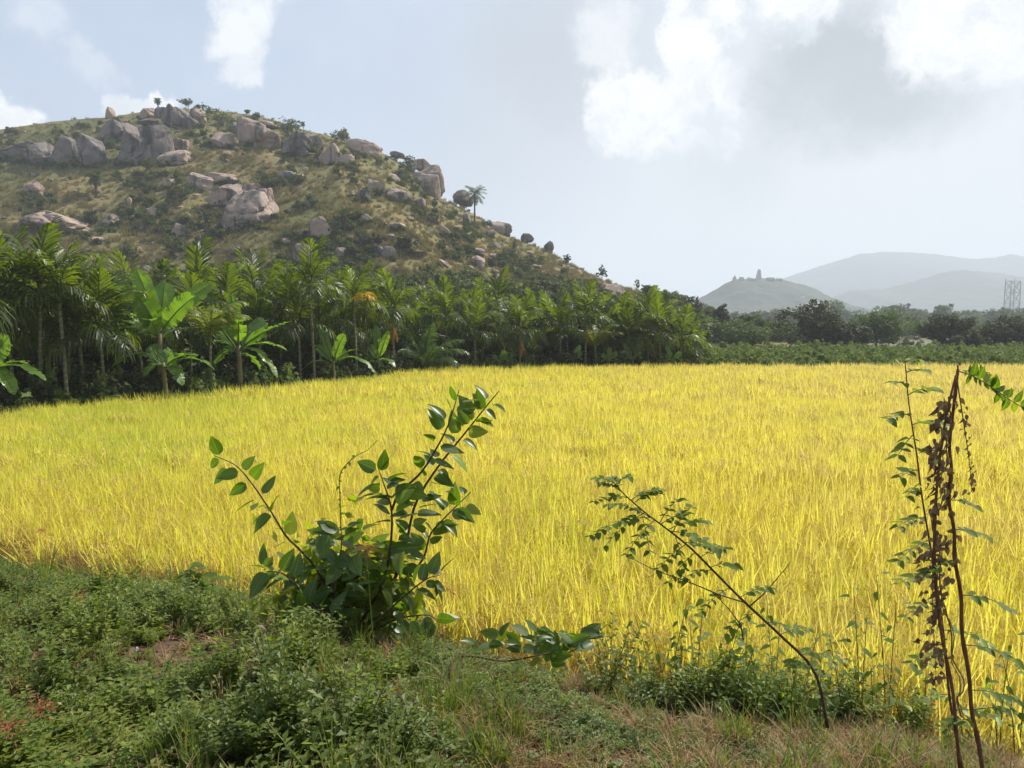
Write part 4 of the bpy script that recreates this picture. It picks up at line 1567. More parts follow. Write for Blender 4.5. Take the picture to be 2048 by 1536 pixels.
far_hill('hill_far', [(1300, 645), (1450, 620), (1560, 560), (1600, 545), (1680, 520), (1720, 508), (1770, 503), (1830, 505), (1900, 512), (1940, 518), (1990, 516), (2020, 507), (2060, 515), (2150, 520), (2300, 545), (2600, 645)],
         2300, 700, 81, 'pale blue farthest ridge on the right', 14)
far_hill('hill_middle', [(1500, 645), (1640, 605), (1700, 580), (1770, 578), (1830, 562), (1880, 546), (1930, 540), (1990, 545), (2060, 556), (2200, 580), (2400, 645)],
         1600, 430, 82, 'hazy rounded ridge in front of the farthest one', 10)
th = far_hill('hill_rocky', [(1330, 645), (1390, 600), (1420, 585), (1450, 566), (1470, 558), (1500, 557), (1540, 556), (1570, 560), (1610, 568), (1650, 588), (1680, 604), (1740, 625), (1800, 645)],
              900, 190, 83, 'hazy hill with rocks standing on its top', 12)
for i, (px, py, wp, hp_, lab) in enumerate([
        (1517, 550, 13, 20, 'tall standing rock on top of the hazy hill'), (1469, 557, 9, 10, 'pointed rock at the left end of the hazy hilltop'),
        (1482, 558, 12, 7, 'low rock right of the pointed rock on the hazy hilltop'), (1500, 558, 14, 6, 'flat rock left of the tall standing rock'),
        (1540, 558, 18, 5, 'low rocks right of the tall standing rock'), (1559, 559, 12, 5, 'last low rock on the right of the hazy hilltop')]):
    c = at(px, py, 895)
    rm_ = rock_mesh(800 + i, 3, 5, .2, M['granite'])
    if i < 2:
        for v_ in rm_.vertices:
            k_ = (v_.co.z + 1) / 2
            v_.co.x = v_.co.x * (1 - .5 * k_) + (.35 if i == 0 else -.1) * k_
            v_.co.y *= 1 - .4 * k_
    o = obj('boulder', rm_, None, c)
    o.scale = (wp / F * 895 / 2, wp / F * 895 / 2, hp_ / F * 895 / 2 * 1.25)
    tag(o, lab, 'boulder', 'rocks on the hazy hilltop')
# pale bare ground at its foot
for i, (px, py, wp, hp_, lab) in enumerate([
        (1545, 627, 50, 9, 'pale bare rock patch at the foot of the hazy hill'), (1620, 609, 60, 5, 'second pale bare strip higher on the hazy hill'),
        (1512, 623, 20, 4, 'small pale patch left of the bare rock patch')]):
    yb = 740
    c = at(px, py, yb)
    o = obj('bare_rock', rock_mesh(850 + i, 4, 4, .5, M['quarry']), None, c)
    o.scale = (wp / F * yb / 2, 10, hp_ / F * yb / 2)
    o.rotation_euler = (0, R(-5), 0)
    tag(o, lab, 'bare rock', 'bare rock patches on the hazy hill')


def house(px, py, wp, hp_, dd, lab):
    c = at(px, py, dd)
    W_, H_ = wp / F * dd, hp_ / F * dd
    e = empty('house', (c.x, dd, 0))
    z0, z1 = c.z - H_ / 2, c.z + H_ / 2
    z0 = min(z0, 0.0) if dd < 700 else z0
    b = MB()
    for x0, x1, y0, y1, za, zb in ((-W_ / 2, W_ / 2, -3, 3, z0, z1),):
        v = [(x0, y0, za), (x1, y0, za), (x1, y1, za), (x0, y1, za), (x0, y0, zb), (x1, y0, zb), (x1, y1, zb), (x0, y1, zb)]
        for q in ((0, 1, 5, 4), (1, 2, 6, 5), (2, 3, 7, 6), (3, 0, 4, 7)):
            b.poly([v[k] for k in q])
    b.build('wall', M['white'], e)
    b = MB()
    v = [(-W_ / 2 - .3, -3.4, z1), (W_ / 2 + .3, -3.4, z1), (W_ / 2 + .3, 3.4, z1), (-W_ / 2 - .3, 3.4, z1), (-W_ / 2 - .3, 0, z1 + H_ * .3), (W_ / 2 + .3, 0, z1 + H_ * .3)]
    for q in ((0, 1, 5, 4), (2, 3, 4, 5), (0, 4, 3), (1, 2, 5)):
        b.poly([v[k] for k in q])
    b.build('roof', M['metal'], e)
    tag(e, lab, 'house', 'far white houses')


house(1713, 633, 9, 8, 420, 'tiny white house among the far trees left of the light green tree')
house(1682, 640, 7, 8, 420, 'tiny white house beside the largest dark tree')
house(1606, 594, 4, 2.5, 800, 'white speck of a house on the slope of the hazy hill')

# lattice tower
tb = at(2022, 640, 420)
te = empty('lattice_tower', (tb.x, 420, 0))
TH = at(2022, 562, 420).z
wb, wt2 = 10 / F * 420, 9 / F * 420
b_leg = []
for sx in (-1, 1):
    for sy in (-1, 1):
        b = MB()
        b.bar((sx * wb, sy * wb, 0), (sx * wt2, sy * wt2, TH), .22)
        b.build('leg', M['metal'], te)
nseg = 4
for i in range(nseg):
    za, zb = TH * i / nseg, TH * (i + 1) / nseg
    for face in range(4):
        b = MB()
        c0_, c1_ = [((-1, -1), (1, -1)), ((1, -1), (1, 1)), ((1, 1), (-1, 1)), ((-1, 1), (-1, -1))][face]
        wa = wb + (wt2 - wb) * i / nseg
        wz = wb + (wt2 - wb) * (i + 1) / nseg
        b.bar((c0_[0] * wa, c0_[1] * wa, za), (c1_[0] * wz, c1_[1] * wz, zb), .11)
        b.bar((c1_[0] * wa, c1_[1] * wa, za), (c0_[0] * wz, c0_[1] * wz, zb), .11)
        b.bar((c0_[0] * wz, c0_[1] * wz, zb), (c1_[0] * wz, c1_[1] * wz, zb), .11)
        b.build('brace', M['metal'], te)
for i, dx in enumerate((-1.0, -.35, .35, 1.0)):
    b = MB()
    b.tube([(dx * wt2, -wt2 - .3, TH * .88), (dx * wt2, -wt2 - .3, TH * .97)], [.32, .32], 6)
    b.build('antenna', M['white'], te)
for dx in (-1, 1):
    b = MB()
    b.bar((dx * wt2, wt2, TH), (dx * wt2, wt2, TH * 1.07), .12)
    b.build('mast', M['metal'], te)
tag(te, 'grey lattice tower above the trees at the right edge', 'tower')


# ================================================================== RICE
def rice_clump(seed, nb, wd, npan, rad, h=RICE_H, grains=20):
    r = random.Random(seed)
    b = MB()
    for _ in range(nb):
        a, q = r.uniform(0, 2 * PI), r.uniform(0, 1) ** .6 * rad
        p0 = Vector((math.cos(a) * q, math.sin(a) * q, 0))
        a2 = r.uniform(0, 2 * PI)
        ln = abs(r.gauss(0, .16)) + .02
        d = Vector((math.cos(a2) * ln, math.sin(a2) * ln, 1))
        H = h * r.uniform(.72, 1.12)
        s = Vector((-math.sin(a2 + r.uniform(-1, 1)), math.cos(a2 + r.uniform(-1, 1)), 0)).normalized() * wd * r.uniform(.7, 1.2)
        bend = Vector((math.cos(a2), math.sin(a2), -.25)) * (r.uniform(0, .08) if r.random() < .75 else r.uniform(.1, .25))
        p1 = p0 + d * H * .45
        p2 = p0 + d * H * .78 + bend * .3
        p3 = p0 + d * H + bend
        b.strip([p0, p1, p2, p3], [s * .5, s * .9, s * .75, s * .06])
    for _ in range(npan):
        a, q = r.uniform(0, 2 * PI), r.uniform(0, 1) ** .6 * rad
        p0 = Vector((math.cos(a) * q, math.sin(a) * q, h * .45))
        a2 = r.uniform(0, 2 * PI)
        out_ = Vector((math.cos(a2), math.sin(a2), 0))
        H = h * r.uniform(.78, .98)
        C = bez(p0, Vector((p0.x, p0.y, H + .12)) + out_ * .05, p0 + out_ * r.uniform(.16, .26) + Vector((0, 0, H - h * .45 - r.uniform(.08, .22))), 9)
        if grains:
            sd_ = Vector((-out_.y, out_.x, 0)) * .0016
            b.strip(C, [sd_] * 9, 1)
            for g in range(grains):
                t = .42 + .58 * g / grains
                u = t * 8
                j = min(int(u), 7)
                p = C[j].lerp(C[j + 1], u - j) + Vector((r.uniform(-.014, .014), r.uniform(-.014, .014), r.uniform(-.02, .005)))
                dv = Vector((r.uniform(-.5, .5), r.uniform(-.5, .5), -1)).normalized() * .0115
                sv = Vector((r.uniform(-1, 1), r.uniform(-1, 1), .2)).normalized() * .0052
                b.poly([p - dv, p + sv, p + dv, p - sv], 1)
        else:
            sd_ = Vector((-out_.y, out_.x, 0)) * wd * .8
            b.strip(C[2::3], [sd_ * .3, sd_, sd_ * .5], 1)
    return b


def rice_patch(seed, n, size, nb, wd, npan):
    r = random.Random(seed)
    B = MB()
    for i in range(n):
        c = rice_clump(seed * 50 + i, nb, wd, npan, .09, grains=0)
        ox, oy = r.uniform(-size / 2, size / 2), r.uniform(-size / 2, size / 2)
        b0 = len(B.v)
        B.v += [(v[0] + ox, v[1] + oy, v[2]) for v in c.v]
        B.f += [tuple(q + b0 for q in f) for f in c.f]
        B.mi += c.mi
    return B.mesh('rice_patch', [M['rice'], M['panicle']])


RV = [rice_clump(1000 + i, 19, .008, 6, .085).mesh('rice_clump', [M['rice'], M['panicle']]) for i in range(8)]
RV += [rice_patch(1100 + i, 10, .5, 12, .0095, 5) for i in range(5)]
RV += [rice_patch(1200 + i, 9, .6, 9, .014, 4) for i in range(4)]
RV += [rice_clump(1300 + i, 12, .006, 14, .09).mesh('fallen_rice', [M['straw'], M['panicle_brown']]) for i in range(4)]
P_, R_, S_, I_ = [], [], [], []
for _ in range(330):
    x = -.2 - random.random() * 6.5 if random.random() < .8 else random.uniform(-.2, 3)
    y = float(near_edge(x)) + abs(random.gauss(0, .28)) + .02
    P_.append((x, y, .12))
    R_.append((random.uniform(.3, 1.0), random.gauss(0, .35), random.gauss(0, .5)))
    sc_ = random.uniform(.7, .95)
    S_.append((sc_, sc_, sc_))
    I_.append(random.randrange(17, 21))


def rice_grid(y0, y1, step, lo, hi, smin, smax):
    ys = np.arange(y0, y1, step)
    for y in ys:
        lim = y * .76 + 3
        xs_ = np.arange(-min(lim, 20), min(lim, 66), step)
        x = xs_ + rng.uniform(-.42, .42, len(xs_)) * step
        yy = y + rng.uniform(-.42, .42, len(xs_)) * step
        ok = (yy > near_edge(x) + .05) & (yy < far_edge(x) - .1)
        x, yy = x[ok], yy[ok]
        n = len(x)
        hv = .86 + .28 * fbm(x / 2.3, yy / 2.3, 41, 3)
        s = rng.uniform(smin, smax, n)
        tx = (fbm(x / 1.6, yy / 1.6, 43, 3) - .5) * .3
        ty = (fbm(x / 1.6 + 40, yy / 1.6, 47, 3) - .5) * .3
        for q in range(n):
            P_.append((x[q], yy[q], 0.0))
            dn = yy[q] - float(near_edge(x[q]))
            lod = max(0.0, 1 - dn / 1.0) * (.5 if x[q] < -.6 else .12)      # stalks at the near edge have fallen outwards
            R_.append((tx[q] + rng.normal(.0, .07) + lod * rng.uniform(.2, 1.8), ty[q] + rng.normal(0, .07 + .5 * lod), rng.uniform(0, 6.28) if lod < .05 else rng.normal(0, .6)))
            S_.append((s[q], s[q], s[q] * hv[q]))
            I_.append(int(rng.integers(lo, hi)))


rice_grid(3.5, 13.0, .165, 0, 8, .88, 1.12)
rice_grid(13.0, 24.0, .42, 8, 13, .9, 1.1)
rice_grid(24.0, 46.0, .55, 13, 17, .9, 1.1)
scatter('rice_plants', P_, R_, S_, I_, RV, 'ripe golden yellow rice filling the whole field', 'rice')


# ================================================================== BANK VEGETATION
def leaf_shape(length, width, mat, name='leaf', fold=.18, curl=.12, n=6, half=1):
    """ovate leaf along +X, folded on its midrib, tip drawn out and curling"""
    b = MB()
    rows = []
    offs = [k / half for k in range(-half, half + 1)]
    for i in range(n + 1):
        s = i / n
        w_ = width * .5 * (math.sin(PI * min(1, s * .93 + .07) ** .8) ** .85 if 0 < s < 1 else .02)
        if s > .75:
            w_ *= 1 - .35 * ((s - .75) / .25) * (1 - s) * 4
        z = -curl * length * s * s
        wav = .012 * width * math.sin(s * 9)
        rows.append([Vector((s * length - abs(k) * w_ * .12, k * w_, z + w_ * fold * (abs(k) ** 1.6) + wav * abs(k))) for k in offs])
    nv = len(offs)
    for row in rows:
        b.v += [tuple(p) for p in row]
    for i in range(n):
        for k in range(nv - 1):
            b.f.append((i * nv + k, i * nv + k + 1, (i + 1) * nv + k + 1, (i + 1) * nv + k))
            b.mi.append(0)
    return b.mesh(name, mat, True)


def orient(dirv, upv):
    x = Vector(dirv).normalized()
    z = Vector(upv) - x * Vector(upv).dot(x)
    if z.length < 1e-3:
        z = Vector((0, 0, 1)) - x * x.z + Vector((.01, .02, 0))
    z.normalize()
    y = z.cross(x)
    return Matrix((x, y, z)).transposed()


def put_leaf(parent, mesh, pos, dirv, upv, s, name='leaf'):
    o = obj(name, mesh, parent, pos)
    o.rotation_euler = orient(dirv, upv).to_euler()
    o.scale = (s, s, s)
    return o


def weed_herb(seed, stems, h, leaf_l, leaf_w, mat, nl=9):
    r = random.Random(seed)
    b = MB()
    for _ in range(stems):
        a = r.uniform(0, 2 * PI)
        sp = r.uniform(.1, .75)
        H = h * r.uniform(.6, 1.1)
        top = Vector((math.cos(a) * sp * H, math.sin(a) * sp * H, H))
        C = bez((0, 0, 0), top * .5 + Vector((0, 0, H * .15)), top, nl)
        for i in range(1, nl):
            b.bar(C[i - 1], C[i], .0015)
            for sgn in (0, 1):
                an = i * 1.6 + sgn * PI + r.uniform(-.4, .4)
                d = Vector((math.cos(an), math.sin(an), r.uniform(-.1, .5))).normalized()
                L = leaf_l * r.uniform(.6, 1.15) * (1 - .4 * abs(i / nl - .5))
                sv = d.cross(Vector((0, 0, 1))).normalized() * leaf_w * L / leaf_l
                zz = Vector((0, 0, leaf_w * .3))
                p = C[i]
                b.poly([p, p + d * L * .45 - sv + zz, p + d * L, p + d * L * .45])
                b.poly([p, p + d * L * .45, p + d * L, p + d * L * .45 + sv + zz])
    return b.mesh('herb', mat)


def grass_tuft(seed, n, h, wd, mat, spread=.5):
    r = random.Random(seed)
    b = MB()
    for _ in range(n):
        a, q = r.uniform(0, 2 * PI), r.uniform(0, .05)
        p0 = Vector((math.cos(a) * q, math.sin(a) * q, 0))
        a2 = r.uniform(0, 2 * PI)
        ln = r.uniform(.1, 1) * spread
        H = h * r.uniform(.5, 1.15)
        o1 = Vector((math.cos(a2), math.sin(a2), 0))
        s = Vector((-o1.y, o1.x, 0)) * wd
        C = bez(p0, p0 + Vector((0, 0, H * .7)) + o1 * ln * H * .2, p0 + o1 * ln * H + Vector((0, 0, H * r.uniform(.5, 1))), 5)
        b.strip(C, [s, s, s * .85, s * .6, s * .08])
    return b.mesh('grass_tuft', mat)


WV = [weed_herb(2000 + i, 6, .16, .040, .012, M['weed'], 8) for i in range(4)]       # 0-3 small leaved herbs
WV += [weed_herb(2010 + i, 5, .14, .055, .019, M['weed'], 6) for i in range(5)]      # 4-8 broader leaved creepers
WV += [weed_herb(2030 + i, 13, .30, .046, .015, M['weed'], 11) for i in range(3)]     # 9-11 bushy mounds
GV = [grass_tuft(2100 + i, 26, .26, .0028, M['grass'], .6) for i in range(4)]         # green grass
DV = [grass_tuft(2200 + i, 30, .18, .0022, M['straw'], 1.1) for i in range(4)]        # dry grass
hb, gb, db = ([], [], [], []), ([], [], [], []), ([], [], [], [])
rr = random.Random(77)
NW = 26000
WY = 1.7 + rng.random(NW) ** .8 * 9.3
WX = rng.uniform(-1, 1, NW) * (WY * .74 + .6)
N1, N2, N3, NEW_ = fbm(WX * 1.3, WY * 1.3, 51, 3), fbm(WX * 2.1 + 9, WY * 2.1, 57, 3), fbm(WX * 1.7 + 3, WY * 1.7, 63, 3), near_edge(WX)
for wi in range(NW):
    x, y = float(WX[wi]), float(WY[wi])
    e = float(NEW_[wi])
    if y > e + .12:
        continue
    frac = y / e
    z = bz(x, y) - .015
    # left side leafy, centre and right grassy and dry, bare soil gaps
    lr = x / max(y, 1)
    nzz = float(N1[wi])
    bare = float(N2[wi])
    leafy = .66 - lr * 1.6 + (nzz - .5) * 2.2
    if bare < .45:
        if rr.random() < (.62 if lr < -.1 else .1):
            continue
        leafy = .5 if lr < -.15 else .15
    tall = .3 + 1.5 * float(N3[wi]) ** 1.5
    u = rr.random()
    if u < leafy:
        L = hb
        k = rr.choice([0, 1, 2, 3] if nzz > .46 else [4, 5, 6, 7, 8, 2])
        s = rr.uniform(.5, 1.25) if k < 4 else rr.uniform(.35, .85)
        if lr < -.08 and rr.random() < .09 and .45 < bare and frac < .8:
            k = rr.choice([9, 10, 11])
            s = rr.uniform(.6, 1.15)
    elif u < leafy + (1 - leafy) * (.55 if lr < 0 else .42):
        L = gb
        k = rr.randrange(4)
        s = rr.uniform(.5, 1.2) * (1.0 + .7 * max(0.0, frac - .72) / .28 * (lr < .05))
        if lr < -.25 and rr.random() < .5 and frac < .85:
            continue
    else:
        L = db
        k = rr.randrange(4)
        s = rr.uniform(.5, 1.2)
    if L is gb and lr > -.12 and rr.random() < .35:
        continue
    L[0].append((x, y, z))
    L[1].append((rr.gauss(0, .15), rr.gauss(0, .15), rr.uniform(0, 6.28)))
    if lr > -.12:
        if L is hb:
            s *= .7
            tall = min(tall, .8)
        else:
            s *= rr.uniform(.7, 1.25)
            tall = rr.uniform(.6, 1.1)
    L[2].append((s, s, s * tall))
    L[3].append(k)
for _ in range(110):                                            # tangle at the foot of the leaning sapling
    px = rr.gauss(1480, 120)
    q = on_plane(px, rr.uniform(1390, 1450), .75)
    if q.y > float(near_edge(q.x)) - .05:
        q.y = float(near_edge(q.x)) - rr.uniform(.05, .5)
    hb[0].append((q.x, q.y, bz(q.x, q.y) - .02))
    hb[1].append((rr.gauss(0, .2), rr.gauss(0, .2), rr.uniform(0, 6.28)))
    sc_ = rr.uniform(.7, 1.25)
    hb[2].append((sc_, sc_, sc_ * rr.uniform(.9, 1.5)))
    hb[3].append(rr.choice([9, 10, 11, 0, 1]))
scatter('weeds', *hb, WV, 'low leafy green weeds carpeting the bank', 'weeds')
scatter('grass', *gb, GV, 'green grass tufts growing on the bank', 'grass')
scatter('dry_grass', *db, DV, 'dry brown grass on the bare parts of the bank', 'dry grass')




LV = []
for i in range(4):                                              # dead leaf litter
    rl = random.Random(3000 + i)
    b = MB()
    for _ in range(14):
        p = Vector((rl.uniform(-.12, .12), rl.uniform(-.12, .12), rl.uniform(.005, .03)))
        a_ = rl.uniform(0, 6.28)
        d_ = Vector((math.cos(a_), math.sin(a_), rl.uniform(-.3, .5))) * rl.uniform(.012, .03)
        w_ = Vector((-math.sin(a_), math.cos(a_), rl.uniform(-.4, .4))) * rl.uniform(.005, .011)
        b.poly([p - d_, p - w_, p + d_ + Vector((0, 0, .008)), p + w_])
    LV.append(b.mesh('litter', leaf_mat('litter_%d' % i, [(0.14, 0.075, 0.04), (0.24, 0.15, 0.08), (0.09, 0.05, 0.03), (0.3, 0.21, 0.12)], (1, .9, .7), .15, .8, .1)))
lp_, lr_, ls_, li_ = [], [], [], []
for wi in range(0, NW, 9):
    x, y = float(WX[wi]), float(WY[wi])
    if y > NEW_[wi]:
        continue
    lp_.append((x, y, bz(x, y) + .005))
    lr_.append((0, 0, rr.uniform(0, 6.28)))
    ls_.append((1, 1, 1))
    li_.append(rr.randrange(4))
scatter('leaf_litter', lp_, lr_, ls_, li_, LV, 'brown dead leaf litter lying between the weeds', 'leaf litter')


def bank_hit(px, py):
    """point of the bank seen at that pixel"""
    d = ray(px, py)
    for i in range(1500):
        y = 1.8 + i * .006
        p = Vector((0, 0, ZC)) + d * (y / d.y)
        if p.z <= bz(p.x, p.y) or y > near_edge(p.x):
            return Vector((p.x, p.y, bz(p.x, p.y)))
    return p


# ------------------------------------------------------------------ big glossy shrub
rs = random.Random(21)
SHD = 4.15  # refined below
SHD = bank_hit(700, 1290).y
LS = SHD / 4.15 * .86
LEAF = [leaf_shape(.15 * LS, .085 * LS, M['shrubleaf'], 'leaf', f, c, 9, 2) for f, c in ((.2, .12), (.35, .25), (.08, .05), (.5, .35))]
LEAFL = [leaf_shape(.15 * LS, .08 * LS, M['freshleaf'], 'leaf', f, c, 9, 2) for f, c in ((.2, .12), (.3, .2))]
sb = at(700, 1290, SHD)
sb.z = bz(sb.x, sb.y)
shrub = empty('shrub', sb)
tag(shrub, 'large glossy leaved green shrub on the bank in front of the rice', 'shrub')
branches = [
    # (px,py,dy) polyline, radius, leaf spacing, leaf scale, start fraction
    ([(705, 1275, 0), (765, 1165, -.05), (781, 1090, -.1), (783, 1020, -.12), (770, 975, -.12), (757, 938, -.1)], .012, 22, .95, .15),
    ([(705, 1280, .05), (762, 1215, .02), (800, 1130, .05), (815, 1075, .08), (832, 1005, .1), (875, 935, .15), (935, 860, .2), (965, 822, .22), (998, 782, .24)], .013, 17, .95, .12),
    ([(783, 1020, -.12), (800, 985, -.05), (842, 945, 0), (872, 898, .02), (893, 858, .03), (908, 815, .04), (918, 780, .05)], .009, 24, .95, .05),
    ([(720, 1270, .1), (800, 1170, .15), (845, 1120, .2), (860, 1070, .22), (885, 1040, .24), (915, 1010, .25), (942, 984, .26)], .009, 26, .95, .25),
    ([(680, 1270, -.05), (640, 1150, -.1), (600, 1100, -.15), (572, 1072, -.18), (540, 1020, -.2), (500, 962, -.22), (470, 930, -.23), (428, 911, -.24)], .009, 52, .88, .35),
    ([(690, 1270, -.1), (670, 1180, -.2), (682, 1100, -.22), (682, 1050, -.2)], .009, 22, .95, .2),
    ([(700, 1275, -.15), (620, 1200, -.3), (570, 1150, -.35), (530, 1142, -.35)], .009, 22, 1.0, .2),
    ([(700, 1275, -.2), (640, 1230, -.4), (600, 1210, -.45)], .008, 22, 1.0, .2),
    ([(720, 1275, .0), (790, 1240, -.1), (850, 1230, -.1), (875, 1240, -.1)], .007, 22, .9, .2),
    ([(700, 1275, .1), (720, 1180, .2), (730, 1110, .25), (720, 1060, .25)], .008, 22, .95, .2),
    ([(725, 1270, -.2), (800, 1200, -.25), (850, 1160, -.25), (880, 1150, -.2)], .007, 26, .95, .2),
]
nleaf = 0
for bi, (pl, rad, sp, ls, st) in enumerate(branches):
    P = [at(a, b_, SHD + c_) - sb for a, b_, c_ in pl]
    C = path(P, 24)
    bb = MB()
    bb.tube(C, [rad * (1 - .82 * i / 23) + .001 for i in range(24)], 6)
    bo = bb.build('branch', M['stem'], shrub, smooth=True)
    Lb = sum((C[i + 1] - C[i]).length for i in range(23))
    nlf = int(Lb * F / SHD / sp)
    for i in range(nlf):
        t = st + (1 - st) * (i + .5) / nlf
        u = t * 23
        j = min(int(u), 22)
        p = C[j].lerp(C[j + 1], u - j)
        tg = (C[j + 1] - C[j]).normalized()
        for sgn in ((-1, 1) if rs.random() < .62 else (rs.choice((-1, 1)),)):
            if t > .93 and bi in (1, 2, 3):
                continue
            out_ = tg.cross(Vector((0, -1, .3))).normalized() * sgn
            d = (tg * rs.uniform(.1, .8) + out_ * rs.uniform(.6, 1.2) + Vector((rs.uniform(-.3, .3), rs.uniform(-.7, .5), rs.uniform(-.45, .3)))).normalized()
            q = p + d * rs.uniform(.01, .05)
            ms = LEAFL if (rs.random() < .12) else LEAF
            upv = Vector((rs.uniform(-.5, .5), rs.uniform(-.7, .3), 1))
            if rs.random() < .25:
                upv = Vector((rs.uniform(-1, 1), -1, rs.uniform(0, .6)))
            if nleaf < 262:
                put_leaf(bo, rs.choice(ms), q, d, upv, ls * rs.uniform(.62, 1.15))
                nleaf += 1
for _ in range(100):                                            # dense dark heart of the shrub
    if nleaf >= 298:
        break
    px = rs.gauss(672, 62)
    py = 1165 + rs.gauss(0, 52)
    p = at(px, py, SHD + rs.uniform(-.35, .3)) - sb
    d = Vector((rs.uniform(-1, 1), rs.uniform(-1, .4), rs.uniform(-.7, .4))).normalized()
    put_leaf(shrub, rs.choice(LEAF), p, d, (rs.uniform(-.6, .6), rs.uniform(-.7, .3), 1), rs.uniform(.7, 1.2))
    nleaf += 1
# extra inner leaves hidden behind the front ones, too tangled to pick apart
r_ = np.random.default_rng(5)
Cc = []
for _ in range(240):
    Cc.append(tuple(at(r_.normal(690, 66), 1180 + r_.normal(0, 56), SHD + r_.uniform(-.1, .35)) - sb))
Vv, Fv = leaf_cloud(np.array(Cc), np.full(240, .10), 5, .056 * LS, r_, .5, .5)
io = obj('inner_leaves', mk_mesh('inner_leaves', Vv, Fv, M['shrubleaf']), shrub)
io['kind'] = 'stuff'

# vine curling above the shrub
vb = at(682, 1060, SHD - .15)
vine = empty('vine', vb)
C = path([at(a, b_, SHD - .15) - vb for a, b_ in ((682, 1060), (680, 1000), (679, 955), (690, 932), (712, 912), (735, 900), (755, 880))], 24)
bb = MB()
bb.tube(C, [.004 * (1 - .8 * i / 23) + .0008 for i in range(24)], 5)
bb.build('stem', M['greenstem'], vine, smooth=True)
VL = leaf_shape(.035, .02, M['sapleaf'])
for i in range(16):
    put_leaf(vine, VL, C[2 + i], (rs.uniform(-1, 1), rs.uniform(-1, 1), rs.uniform(-.8, .3)), (rs.uniform(-1, 1), -1, .5), rs.uniform(.5, 1.1))
tag(vine, 'thin twining vine curling up out of the glossy shrub', 'vine')

# low sprawling branch of the same kind of shrub
lb = bank_hit(880, 1330)
low = empty('shrub', lb)
ld = lb.y
C = path([lb - lb, at(930, 1312, ld) - lb, at(1010, 1322, ld - .05) - lb, at(1090, 1308, ld - .05) - lb, at(1150, 1300, ld) - lb, at(1215, 1248, ld + .05) - lb], 22)
bb = MB()
bb.tube(C, [.007 * (1 - .75 * i / 21) + .001 for i in range(22)], 6)
bb.build('branch', M['redstem'], low, smooth=True)
for px, py, n_ in ((975, 1285, 8), (1030, 1295, 6), (1065, 1270, 11), (1130, 1285, 11), (1085, 1315, 8), (1165, 1280, 6)):
    for i in range(n_):
        p = at(px + rs.uniform(-28, 28), py + rs.uniform(-14, 16), ld + rs.uniform(-.12, .1)) - lb
        d = Vector((rs.uniform(-1, 1), rs.uniform(-.6, .4), rs.uniform(-.1, .7)))
        put_leaf(low, rs.choice(LEAF), p, d, (rs.uniform(-.8, .8), rs.uniform(-.9, 0), .8), rs.uniform(.6, .95))
tag(low, 'low sprawling branch with rounded glossy leaves right of the large shrub', 'shrub')


# ------------------------------------------------------------------ compound leaved saplings
LFT = [leaf_shape(.066, .035, M['sapleaf'], 'leaflet', f, c, 4) for f, c in ((.2, .1), (.4, .2), (.1, .0))]
LFTF = [leaf_shape(.066, .033, M['freshleaf'], 'leaflet', .2, .1, 4)]
LFTD = [leaf_shape(.048, .026, M['deadleaf'], 'leaflet', f, c, 4) for f, c in ((.9, .6), (.7, .9))]


def compound_leaf(parent, stemb, p0, d, length, pairs, r, meshes, s=1.0, droop=.3):
    """pinnate leaf: the stalk is the part, its leaflets are sub-parts"""
    d = Vector(d).normalized()
    stemb = MB()
    lo = obj('leaf', bpy.data.meshes.new('leaf'), parent)
    C = bez(p0, Vector(p0) + d * length * .55, Vector(p0) + d * length + Vector((0, 0, -droop * length)), 8)
    stemb.tube(C, [.0022 * (1 - .7 * i / 7) + .0005 for i in range(8)], 4)
    n = 0
    for i in range(pairs):
        t = .22 + .75 * i / max(1, pairs - 1)
        u = t * 7
        j = min(int(u), 6)
        p = C[j].lerp(C[j + 1], u - j)
        tg = (C[j + 1] - C[j]).normalized()
        sdv = tg.cross(Vector((0, 0, 1)))
        if sdv.length < .1:
            sdv = Vector((1, 0, 0))
        sdv.normalize()
        for sg in (-1, 1):
            if r.random() < .08:
                continue
            dv = sdv * sg + tg * r.uniform(.2, .6) + Vector((0, 0, r.uniform(-.35, .2)))
            put_leaf(lo, r.choice(meshes), p, dv, (r.uniform(-.4, .4), r.uniform(-.8, .2), 1), s * r.uniform(.75, 1.15), 'leaflet')
            n += 1
    lo.data = stemb.mesh('leaf', M['greenstem'])
    return n


def sapling(name, base, depth, stem, rad, leaves, label, cat, meshes, seed, mat='redstem', twigs=()):
    """stem: list of (px,py,dy); leaves: (px,py,dpx,dpy,dy,length,pairs)"""
    r = random.Random(seed)
    e = empty(name, base)
    C = path([at(a, b_, depth + c_) - base for a, b_, c_ in stem], 30)
    bb = MB()
    bb.tube(C, [rad * (1 - .8 * i / 29) + .0012 for i in range(30)], 6)
    bb.build('stem', M[mat], e, smooth=True)
    for tw, tr in twigs:
        tbm = MB()
        Ct = path([at(a, b_, depth + c_) - base for a, b_, c_ in tw], 10)
        tbm.tube(Ct, [tr * (1 - .75 * i / 9) + .0008 for i in range(10)], 5)
        tbm.build('twig', M[mat], e, smooth=True)
    rb = MB()
    for (px, py, dx, dy_, dd, ln, pr) in leaves:
        p0 = at(px, py, depth) - base
        d = Vector((dx, dd, dy_))
        compound_leaf(e, rb, p0, d, ln, pr, r, meshes, r.uniform(.85, 1.1))
    tag(e, label, cat)
    return e


